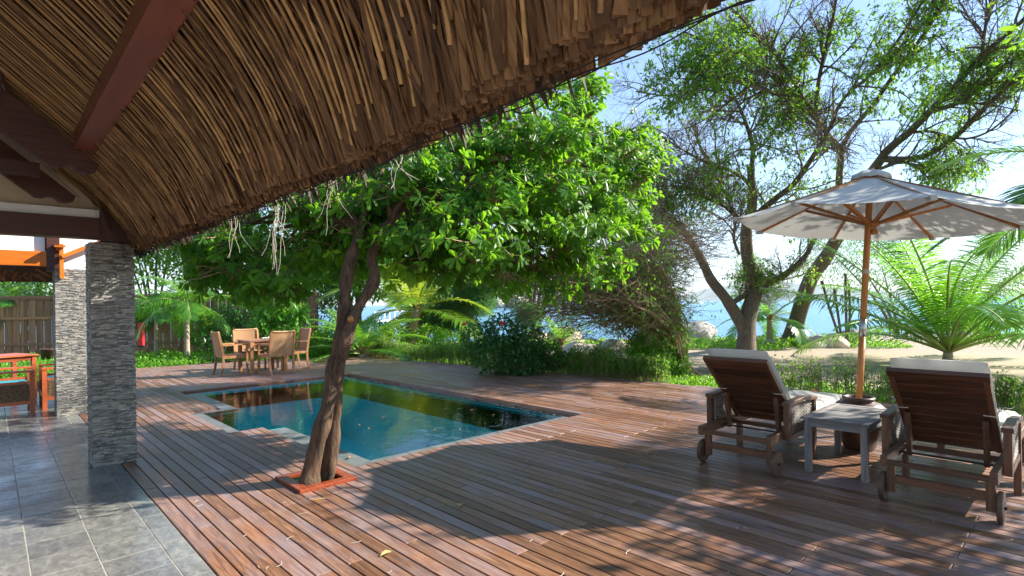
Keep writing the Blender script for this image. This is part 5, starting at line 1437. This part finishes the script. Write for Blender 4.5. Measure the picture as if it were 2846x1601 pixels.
palm('coconut_palm', 'large young coconut palm with fronds from ground level behind the right lounger', gpt(2635, 1010, 14), .30, .12, (0, 0), 27, 4.8, 74, .95, .036, .30, 1.46, M['leaf_palm'], None, None, 3, (.45, 1.2), .4, .5)
palm('fan_palm', 'slender palm with green crownshaft and drooping fronds by the fence left of the dining set', gpt(520, 1005, 17), 1.45, .075, (.02, 0), 17, 1.9, 46, .50, .024, -.15, 1.45, M['leaf_palm'], .5, None, 5, (1.0, 1.7), .9, .5, 'palm_bark', False)
palm('fan_palm', 'small trunked palm seen under the rear roof beside the pavilion chairs', gpt(35, 1000, 21), 1.75, .085, (.02, 0), 13, 1.7, 34, .5, .045, -.2, 1.1, M['leaf_palm'], .45, None, 8, (.9, 1.5), .2, .45, 'palm_bark', False)
palm('coconut_palm', 'stout leaning coconut palm with ringed trunk behind the hedge, yellow green fronds', gpt(1135, 960, 19), 1.55, .17, (.45, .1), 15, 3.4, 56, .8, .05, -.1, 1.2, M['leaf_palm_yellow'], None, None, 11, (.8, 1.4), 1.1)
palm('cycad_palm', 'low feathery palm with long arching fronds behind the leaning tree trunk', gpt(1010, 975, 16), .35, .16, (0, 0), 20, 2.2, 60, .42, .026, .1, 1.25, M['leaf_palm'], None, None, 13, (.7, 1.3), .3)
palm('beach_palm', 'small dark palm behind the forked tree against the sea', gpt(2140, 958, 21), 1.0, .12, (0, 0), 11, 2.3, 40, .55, .04, -.1, 1.2, M['leaf_palm'], None, None, 15, (1.0, 1.6), .1)
palm('beach_palm', 'little palm with upright stems over the hedge near the red hibiscus', gpt(1560, 960, 17), .5, .09, (0, 0), 8, 1.6, 30, .4, .035, .3, 1.35, M['leaf_palm'], None, None, 17, (.6, 1.2), .5)
palm('coconut_palm', 'tall palm beyond the right edge whose dark fronds reach in above the parasol', (12.9, -.9, -.2), 3.1, .12, (-.3, .2), 15, 3.0, 56, .75, .042, -.1, 1.1, M['leaf_dark'], None, None, 21, (.8, 1.4), .7)
palm('fan_palm', 'second slender palm half hidden behind the first one at the fence', gpt(435, 985, 19), 1.5, .07, (0, 0), 12, 1.8, 40, .55, .04, -.2, 1.2, M['leaf_palm'], .4, None, 25, (1.0, 1.6), .4, .45, 'palm_bark', False)

# --- shrubs and background trees
def bushy(name, label, cat, base, blobs, n, size, material, trunk=None, group=None, shape='simple', aspect=.5, droop=.1, hollow=.45):
    t_ = thing(name, label, cat, base, 0, group); tb = np.array(t_.location)
    c = np.array([at(x, y, d) for x, y, d, *_ in blobs]); r_ = np.array([(q_[3], q_[3], q_[4]) for q_ in blobs])
    b = MB(); b.add(*blob_leaves(c, r_, n, size, hollow=hollow, shape=shape, aspect=aspect, droop=droop)); b.build('crown', material, t_, False, tb)
    q = MB(); root = tb
    for i, p in enumerate(c):
        m_ = root * .5 + p * .5 + rng.normal(0, .1, 3); m_[2] = root[2] + (p[2] - root[2]) * .45; m_[:2] = root[:2] * .65 + p[:2] * .35
        q.tube(resample(smooth_line([root + rng.normal(0, .03, 3) * [1, 1, 0], m_, p]), 8), np.linspace(trunk or .05, .012, 8), 6)
    q.build('trunk' if trunk and trunk > .06 else 'stems', M['bark_grey'], t_, True, tb)
    return t_
bushy('hibiscus_bush', 'dark leaved hibiscus bush with red blossoms rising above the hedge', 'bush', gpt(1400, 1040, 11.6), [(1330, 935, 11.6, .38, .36), (1400, 920, 11.8, .45, .42), (1465, 945, 11.8, .4, .40), (1370, 985, 11.5, .45, .4), (1450, 1000, 11.5, .45, .4), (1520, 985, 11.6, .35, .3)], 5200, .085, M['leaf_dark'], .03, None, 'broad', .55, .15)
for i, (x, y) in enumerate([(1295, 898), (1397, 898), (1305, 905)][:2]):
    p = at(x, y, 11.3)
    t_ = thing('hibiscus_flower', ['red hibiscus blossom at the left tip of the hibiscus bush', 'red hibiscus blossom near the top middle of the hibiscus bush'][i], 'flower', p)
    for k in range(5):
        a = k * 1.257 + i; V, Q, T, _ = leaf_batch(np.array([[0, 0, 0.]]), np.array([[math.cos(a) * .7 - .5, math.sin(a) * .7 - .5, .6 * math.cos(a * 1.3)]]), np.array([[-.6, -.6, .5]]), np.array([.075]), np.array([.065]), 'broad', .15)
        q = MB(); q.add(V, Q, T); q.build('petal', M['red_flower'], t_)
bushy('broadleaf_shrub', 'tall shrub with whorled pointed leaves behind the dining set', 'shrub', gpt(770, 985, 16.5), [(740, 790, 16.5, .38, .35), (800, 800, 16.5, .35, .35), (760, 860, 16.5, .45, .4), (820, 870, 16.6, .38, .38), (730, 900, 16.3, .35, .3), (790, 930, 16.3, .42, .32), (705, 820, 16.8, .3, .3)], 2600, .22, M['leaf_palm'], .035, None, 'broad', .26, .25, .2)
for i, (lb, x, y, d, bl, n) in enumerate([
    ('feathery casuarina between the yellow palm and the hibiscus bush', 1290, 960, 20, [(1260, 870, 20, .7, .6), (1320, 840, 20, .65, .55), (1230, 900, 20, .5, .45), (1350, 800, 20, .45, .45), (1290, 800, 20.3, .4, .35)], 16000),
    ('small pale casuarina against the water above the hibiscus', 1465, 945, 22, [(1462, 885, 22, .42, .42), (1450, 860, 22, .3, .35), (1480, 865, 22, .3, .3)], 3500)]):
    t_ = thing('casuarina', lb, 'tree', gpt(x, y, d)); tb = np.array(t_.location)
    c = np.array([at(a_, b_, c_) for a_, b_, c_, *_ in bl]); r_ = np.array([(q_[3], q_[3], q_[4]) for q_ in bl])
    b = MB(); V, Q, T, tv = blob_leaves(c, r_, n, .30, hollow=.1, aspect=.035, droop=.1, dirbias=(.35, -.35, .45)); b.add(V, Q, T, tv); b.build('needles', M['leaf_pine'], t_, False, tb)
    q = MB()
    for p in c: q.tube(resample(np.array([tb, tb * .5 + p * .5 + [0, 0, -.1], p]), 6), np.linspace(.05, .008, 6), 5)
    q.build('trunk', M['bark_grey'], t_, True, tb)
bg_ = [
 ('dense dark tree behind the fence, left of the dining set', (430, 990, 25), [(440, 580, 22, 1.4, 1.0), (350, 690, 23, 1.4, 1.0), (400, 700, 25, 1.9, 1.5), (480, 640, 25, 2.0, 1.6), (560, 730, 24, 1.6, 1.2), (360, 620, 26, 2.2, 1.6)], 'leaf_hedge'),
 ('dense green tree behind the fence above the whorled shrub', (720, 985, 26), [(680, 720, 25, 1.9, 1.3), (760, 660, 26, 2.2, 1.5), (850, 740, 25, 1.7, 1.2), (620, 640, 27, 2.2, 1.6)], 'leaf_dark'),
 ('bright green tree behind the cycad palm', (960, 970, 24), [(930, 740, 24, 1.6, 1.1), (1010, 690, 25, 1.8, 1.2), (890, 800, 23, 1.2, .9), (1040, 780, 23, 1.1, .8)], 'leaf_hedge'),
 ('light green tree behind the ringed palm trunk', (1180, 960, 26), [(1120, 720, 26, 1.7, 1.1), (1210, 750, 26, 1.5, .8), (1280, 690, 27, 1.8, 1.0), (1160, 830, 25, 1.0, .6)], 'leaf_cover'),
 ('leafy sapling with pale stem left of the casuarina', (1215, 965, 21), [(1190, 850, 21, .55, .4), (1240, 820, 21, .5, .4), (1160, 880, 21, .45, .35), (1215, 900, 21, .4, .3)], 'leaf_cover'),
 ('tall dark tree far left seen over the rear roof', (60, 985, 27), [(20, 820, 27, 2.0, 1.2), (110, 800, 27, 1.8, 1.2), (-80, 780, 28, 2.4, 1.6), (170, 790, 27, 1.6, 1.1), (260, 700, 27, 2.0, 1.5)], 'leaf_hedge'),
]
bg_ += [
 ('rounded shrub of light leaves right of the leaning tree trunk', (960, 985, 17), [(940, 930, 17, .6, .4), (990, 950, 16.5, .5, .35), (900, 950, 16.8, .5, .35)], 'leaf_hedge'),
 ('yellow green scrub between the ringed palm and the casuarina', (1210, 975, 18), [(1190, 930, 18, .6, .35), (1250, 945, 18, .6, .3), (1090, 935, 18, .6, .4), (1040, 920, 18.5, .6, .45)], 'leaf_cover'),
 ('dark shrub against the fence left of the whorled shrub', (620, 985, 19), [(610, 900, 19, .8, .6), (660, 860, 19, .7, .6), (580, 940, 18.6, .6, .4)], 'leaf_dark'),
 ('tall dark tree behind the dining set reaching under the near crown', (880, 975, 22), [(860, 820, 22, 1.1, 1.0), (820, 740, 22, 1.2, .9), (900, 880, 21, .8, .7), (950, 840, 22, .9, .8)], 'leaf_dark')]
bg_ += [
 ('tall green tree standing behind the near tree crown over the hedge', (1290, 970, 24), [(1200, 560, 22, 1.5, 1.0), (1330, 520, 22, 1.6, 1.1), (1100, 480, 23, 1.6, 1.1), (1270, 400, 23, 1.8, 1.2)], 'leaf_cover'),
 ('tall dark green tree behind the near crown above the hibiscus', (1480, 965, 25), [(1460, 560, 23, 1.4, 1.0), (1580, 500, 23, 1.5, 1.1), (1520, 400, 24, 1.7, 1.2), (1650, 600, 22, 1.0, .7)], 'leaf_cover'),
 ('tall green tree behind the near crown beyond the cycad', (1000, 970, 25), [(900, 600, 23, 1.6, 1.1), (1000, 540, 24, 1.8, 1.2), (820, 500, 24, 1.8, 1.2), (950, 400, 25, 2.0, 1.3)], 'leaf_hedge')]
for lb, (x, y, d), bl, mt in bg_:
    bushy('bushy_tree', lb, 'tree', gpt(x, y, d), bl, 9000 if d > 22 else 2600, .19 if d > 22 else .12, M[mt], .09 if d > 22 else .03, 'trees beyond the fence and hedge')
bushy('shade_tree', 'feathery green trees behind the coconut palm right of the parasol pole', 'tree', gpt(2500, 990, 24), [(2380, 720, 24, 1.6, 1.4), (2300, 690, 25, 1.4, 1.2), (2450, 740, 24, 1.4, 1.3), (2820, 780, 25, 1.4, .9)], 5000, .16, M['leaf_pine'], .08, None, 'simple', .25)
# trees beyond the right edge of the view that dapple the deck
def off_tree(label, base, blobs, n, size):
    t_ = thing('shade_tree', label, 'tree', base); tb = np.array(t_.location)
    c = np.array([q_[:3] for q_ in blobs]); r_ = np.array([(q_[3], q_[3], q_[4]) for q_ in blobs])
    b = MB(); b.add(*blob_leaves(c, r_, n, size, hollow=.2)); b.build('crown', M['leaf_fine'], t_, False, tb)
    q = MB()
    for p in c: q.tube(resample(smooth_line([tb, tb * .5 + p * .5 + [0, 0, -.2], p]), 8), np.linspace(.1, .02, 8), 6)
    q.build('trunk', M['bark_grey'], t_, True, tb)
off_tree('leafy tree just outside the right edge shading the front of the deck', (8.9, -3.2, -.2), [(9.05, -.25, 4.4, 1.05, .5), (9.9, -.9, 4.9, 1.0, .5), (9.3, -.5, 4.6, .9, .5), (7.7, -2.0, 3.3, 1.1, .5), (8.9, -2.6, 3.6, 1.2, .6), (9.3, -1.3, 3.9, 1.0, .5), (7.4, -3.2, 3.4, 1.1, .5), (6.6, -2.6, 3.6, .9, .4)], 5600, .14)
# thin saplings by the shore
for lb, pts in (('pair of thin bare saplings leaning left at the shore', [[(2340, 960, 20), (2320, 900, 20), (2300, 840, 20), (2285, 780, 20)], [(2340, 950, 20), (2330, 880, 20), (2318, 800, 20)]]), ('thin upright bare sapling beside the leaning pair at the shore', [[(2352, 960, 20), (2352, 890, 20), (2350, 820, 20), (2350, 760, 20)], [(2356, 960, 20), (2362, 880, 20), (2360, 790, 20)]])):
    g0 = gpt(*pts[0][0]); t_ = thing('sapling', lb, 'tree', g0); tb = np.array(g0)
    for p_ in pts: q = MB(); q.tube(track(p_, 1.0), .045, 6); q.build('stem', M['bark_grey'], t_, True, tb)
    P0 = np.array([resample(track(p_, 1.0), 10) for p_ in pts]); P1, R1 = grow(P0, np.full((2, 10), .04), 10, (.3, .8), .01, 6, (.3, .9), .4, .2, .4)
    q = MB(); V, Q = batch_tubes(P1, R1, 3); q.add(V, Q); q.build('twigs', M['bark_grey'], t_, False, tb); q = MB(); q.add(*leaves_on(P1, 10, .09)); q.build('leaves', M['leaf_fine'], t_, False, tb)

# --- hedges
def hedge(label, pts, height, width, nst, nlf, size, mt, tall=None):
    pts = np.array(pts, float); d = np.concatenate([[0], np.cumsum(np.linalg.norm(np.diff(pts, axis=0), axis=1))])
    t_ = thing('hedge', label, 'hedge', (pts[0, 0], pts[0, 1], -.15)); tb = np.array(t_.location)
    def along(u): return np.stack([np.interp(u, d, pts[:, 0]), np.interp(u, d, pts[:, 1])], -1)
    u = rng.uniform(0, d[-1], nst); b0 = along(u) + rng.normal(0, width * .35, (nst, 2)); h = height * rng.uniform(.7, 1.1, nst) * (1 + .15 * np.sin(u * 1.9))
    K = 5; P = np.zeros((nst, K, 3))
    wob = rng.normal(0, .05, (nst, 2))
    for k in range(K):
        f_ = k / (K - 1); P[:, k, :2] = b0 + wob * f_ + rng.normal(0, .012, (nst, 2)); P[:, k, 2] = -.16 + h * f_
    q = MB(); V, Q = batch_tubes(P, np.tile(np.linspace(.006, .003, K), (nst, 1)), 3); q.add(V, Q); q.build('stems', M['twig_brown'], t_, False, tb)['kind'] = 'stuff'
    P1, R1 = grow(P, np.full((nst, K), .004), 4, (.08, .25), .0025, 4, (.5, 1.2), .5, .1, .35)
    q = MB(); V, Q = batch_tubes(P1, R1, 3); q.add(V, Q); q.build('twigs', M['twig_brown'], t_, False, tb)['kind'] = 'stuff'
    q = MB(); V, Q, T, tv = leaves_on(P1, max(1, int(nlf / (nst * 4))), size, 'simple', .5, .6, .1, .1, .1, .5, .01, .02); q.add(V, Q, T, tv)
    V, Q, T, tv = leaves_on(P, max(1, int(nlf / nst / 5)), size, 'simple', .5, .8, .1, .1, .45, .5, .01, .03); q.add(V, Q, T, tv)
    q.build('leaves', M[mt], t_, False, tb)
hedge('low leafy hedge along the far deck edge behind the pool', [(8.25, 15.0), (8.45, 12), (8.62, 10.2)], .62, .35, 420, 11000, .055, 'leaf_hedge')
hedge('darker middle stretch of hedge under the hibiscus at the deck edge', [(8.64, 10.1), (8.78, 8.2), (8.95, 6.6)], .72, .38, 420, 15000, .055, 'leaf_hedge')
hedge('short leafy stretch of hedge beside the vine thicket root', [(8.98, 6.5), (9.1, 5.6)], .5, .35, 160, 5000, .055, 'leaf_hedge')
hedge('sparse twiggy hedge behind the two sun loungers', [(9.5, 3.9), (9.7, 2.4), (9.9, 1.0), (10.1, -.6)], .56, .30, 300, 5200, .05, 'leaf_hedge')

# --- ground cover
def cover(name, label, f_pts, n, h, size, mt, aspect=.55):
    P = f_pts(n); m_ = len(P); z = np.array([float(ground_z(p[0], p[1])) for p in P])
    hh = rng.uniform(0, 1, m_) ** 1.5 * h * (0.6 + .5 * np.sin(P[:, 0] * 1.7) * np.cos(P[:, 1] * 2.1))
    P3 = np.stack([P[:, 0], P[:, 1], z + .01 + np.abs(hh)], 1)
    D = unit(rand_dirs(m_) + np.array([0, 0, .3])); U = unit(rand_dirs(m_) * .5 + np.array([0, 0, 1.0])); Ln = size * rng.uniform(.6, 1.3, m_)
    V, Q, T, k = leaf_batch(P3, D, U, Ln, Ln * aspect, 'simple', .1)
    b = MB(); b.add(V, Q, T, np.repeat(np.clip(rng.normal(.5, .2, m_) + .15 * np.sin(P[:, 0] * 3) * np.sin(P[:, 1] * 2.3), 0, 1), k))
    o = b.build(name, M[mt]); tag(o, label, 'ground cover', None, 'stuff')
def band_edge(x0, x1, d0, d1):
    def f(n):
        x = rng.uniform(x0, x1, n); y = np.array([deck_y_max(v_) for v_ in x]); return np.stack([x, y + d0 + (d1 - d0) * rng.random(n)], 1)
    return f
def polar(l0, l1, s0, s1, wig=0):
    def f(n):
        la = rng.uniform(l0, l1, n); s = rng.uniform(s0, s1, n) + wig * np.sin(la * 1.3) ; return la[:, None] * _r[None, :2] + s[:, None] * _f[None, :2]
    return f
cover('ground_cover', 'leafy low planting along the left deck edge before the fence', band_edge(-1, 8.0, .15, 2.0), 20000, .45, .09, 'leaf_cover')
def rightband(n):
    y = rng.uniform(-1, 15, n); x = np.interp(y, [-3, 4.46, 15.2], [9.6, 8.94, 7.95]) + .25 + rng.random(n) ** 1.3 * np.interp(y, [0, 5, 9, 15], [2.6, 1.8, 2.6, 3]); return np.stack([x, y], 1)
cover('ground_cover', 'bright green creeper carpeting the ground beyond the hedge', rightband, 30000, .16, .075, 'leaf_cover')
cover('ground_cover', 'green beach creeper along the top of the shore', polar(-14, 14, 19.5, 23.5, .5), 26000, .32, .13, 'leaf_cover')
cover('ground_cover', 'leafy plants at the foot of the fence behind the pavilion', lambda n: np.stack([rng.uniform(-3, 4.5, n), rng.uniform(17.0, 22, n)], 1), 14000, .5, .12, 'leaf_cover')
# --- timber fence
fe = thing('timber_fence', 'brown timber board fence half hidden behind the palms', 'fence', (-2.0, 29.6, -.1)); fb = np.array(fe.location)
A_ = np.array([-2.0, 29.6]); B_ = np.array([8.6, 19.35]); dv = (B_ - A_) / np.linalg.norm(B_ - A_); nvv = np.array([-dv[1], dv[0]]); LnF = np.linalg.norm(B_ - A_)
M['fence'] = wood('fence_timber', (0.17, 0.09, 0.04), (0.30, 0.17, 0.075), (0.42, 0.25, 0.12), .8, 'Z', False, None, .4, .4)
k = 0; u = 0.0; az_ = math.atan2(dv[1], dv[0])
while u < LnF:
    wd = .145; p = A_ + dv * (u + wd / 2) + nvv * (.012 if k % 2 else -.012)
    q = MB(); q.box((p[0] - fb[0], p[1] - fb[1], 1.03 + random.uniform(-.01, .01)), (wd - .004, .02, 2.05), az_); q.build('board', M['fence'], fe); u += wd; k += 1
for z in (.35, 1.30, 2.02):
    a_ = A_ - nvv * .045; c_ = B_ - nvv * .045; q = MB(); q.bar((a_[0] - fb[0], a_[1] - fb[1], z), (c_[0] - fb[0], c_[1] - fb[1], z), .05, .09); q.build('rail', M['fence'], fe)
q = MB(); q.bar((A_[0] - fb[0], A_[1] - fb[1], 2.09), (B_[0] - fb[0], B_[1] - fb[1], 2.09), .14, .04); q.build('cap_rail', M['fence'], fe)
# red box by the fence, planter behind the sunlit column
p = at(392, 900, 18); t_ = thing('red_post', 'slim red post against the fence just right of the shaded column', 'post', (p[0], p[1], .2)); q = MB(); q.box((0, 0, .45), (.10, .16, .75), YAW, .02); q.build('shaft', M['red_flower'], t_); q = MB(); q.box((0, 0, .06), (.12, .18, .06), YAW, .005); q.build('foot', M['iron'], t_)
p = at(138, 1010, 15); t_ = thing('planter', 'dark square planter just left of the sunlit column', 'planter', (p[0], p[1], 0)); q = MB(); q.lathe([(0, 0), (.14, 0), (.20, .40), (.215, .41), (.215, .44), (.19, .44), (.18, .38), (0, .38)], (0, 0, 0), 20); q.build('pot_body', M['pot'], t_, True); q = MB(); q.lathe([(0, .39), (.18, .385)], (0, 0, 0), 14); q.build('soil', M['joist'], t_)
# --- pale pier railing across the lagoon
p0 = at(1040, 893, 60); p1 = at(1150, 886, 64)
t_ = thing('pier', 'white railed jetty glimpsed between the palms over the water', 'jetty', (p0[0], p0[1], SEA)); tb = np.array(t_.location)
q = MB(); q.bar(p0 - tb, p1 - tb, 1.2, .18); q.build('walkway', M['white'], t_)
for i in range(9):
    u = i / 8; p = p0 * (1 - u) + p1 * u - tb; q = MB(); q.tube([p + [0, 0, -2.2], p + [0, 0, 1.0]], .07, 6); q.build('post', M['white'], t_)
q = MB(); q.bar(p0 - tb + [0, 0, 1.0], p1 - tb + [0, 0, 1.0], .08, .08); q.build('handrail', M['white'], t_)

# ------------------------------------------------------------------ fallen leaves
def fallen(label, x, y, z=.004, size=.08, rot=0., tint=.6, group=None, shape_w=.5):
    p = ground_at(x, y, z); t_ = None
    V, Q, T, k = leaf_batch(np.array([[0, 0, .004]]), np.array([[math.cos(rot), math.sin(rot), .12]]), np.array([[0, 0, 1.0]]), np.array([size]), np.array([size * shape_w]), 'broad', .1)
    q = MB(); q.add(V, Q, T, tint); o = q.build('fallen_leaf', M['dry_leaf']); o.location = p; tag(o, label, 'leaf', group)
fallen('yellowish fallen leaf lying alone in the middle of the shaded deck', 1275, 1410, .004, .07, .7, .95, None, .7)
fallen('pale curled leaf on the sunlit planks near the bottom of the deck', 1055, 1548, .004, .09, .2, 1.0, None, .6)
fallen('orange leaf caught at the near corner of the pool coping', 972, 1274, -.03, .08, .9, .5, None, .6)
fallen('thin green-yellow leaf on the planks just below the tree frame', 860, 1394, .004, .13, -.3, .95, None, .12)
for i, (x, y) in enumerate([(1109, 1132), (1166, 1138), (1070, 1160), (1028, 1190), (1233, 1137), (1275, 1196), (1375, 1154), (1215, 1195), (1000, 1180), (1305, 1140)]):
    fallen('small tan leaf adrift on the pool water', x, y, ZW + .010, .05, i * 1.3, .5, 'leaves floating on the pool', .5)
b = MB()
for k in range(420):
    x = rng.uniform(1.0, 9); y = rng.uniform(.3, 14) if k % 3 else rng.uniform(.3, 5)
    if PX0 - .1 < x < PX1 + .1 and PY0 - .1 < y < PY1 + .1: continue
    a = rng.uniform(0, 6.28); ln = rng.uniform(.02, .07); cv = rng.normal(0, .4); u = np.linspace(0, 1, 5)
    P = np.stack([x + ln * u * np.cos(a + cv * u), y + ln * u * np.sin(a + cv * u), .006 + 0 * u], 1); b.tube(P, .0014, 3, False)
o = b.build('leaf_litter', M['dry_twig'] if 'dry_twig' in M else M['rope']); tag(o, 'tiny dry needles and twigs scattered over the deck planks', 'litter', None, 'stuff')

# ------------------------------------------------------------------ sea air
mh = bpy.data.materials.new('sea_haze'); mh.use_nodes = True; th_ = mh.node_tree
th_.nodes.remove(th_.nodes['Principled BSDF'])
pv = th_.nodes.new('ShaderNodeVolumePrincipled'); pv.inputs['Color'].default_value = (0.80, 0.88, 1.0, 1); pv.inputs['Density'].default_value = 0.00013
L(th_, pv.outputs[0], th_.nodes['Material Output'].inputs['Volume'])
q = MB(); q.box((2500, 2500, 218), (15000, 15000, 450)); o = q.build('haze', mh); o['kind'] = 'stuff'; o['label'] = 'pale sea haze over the bay and the far hills'
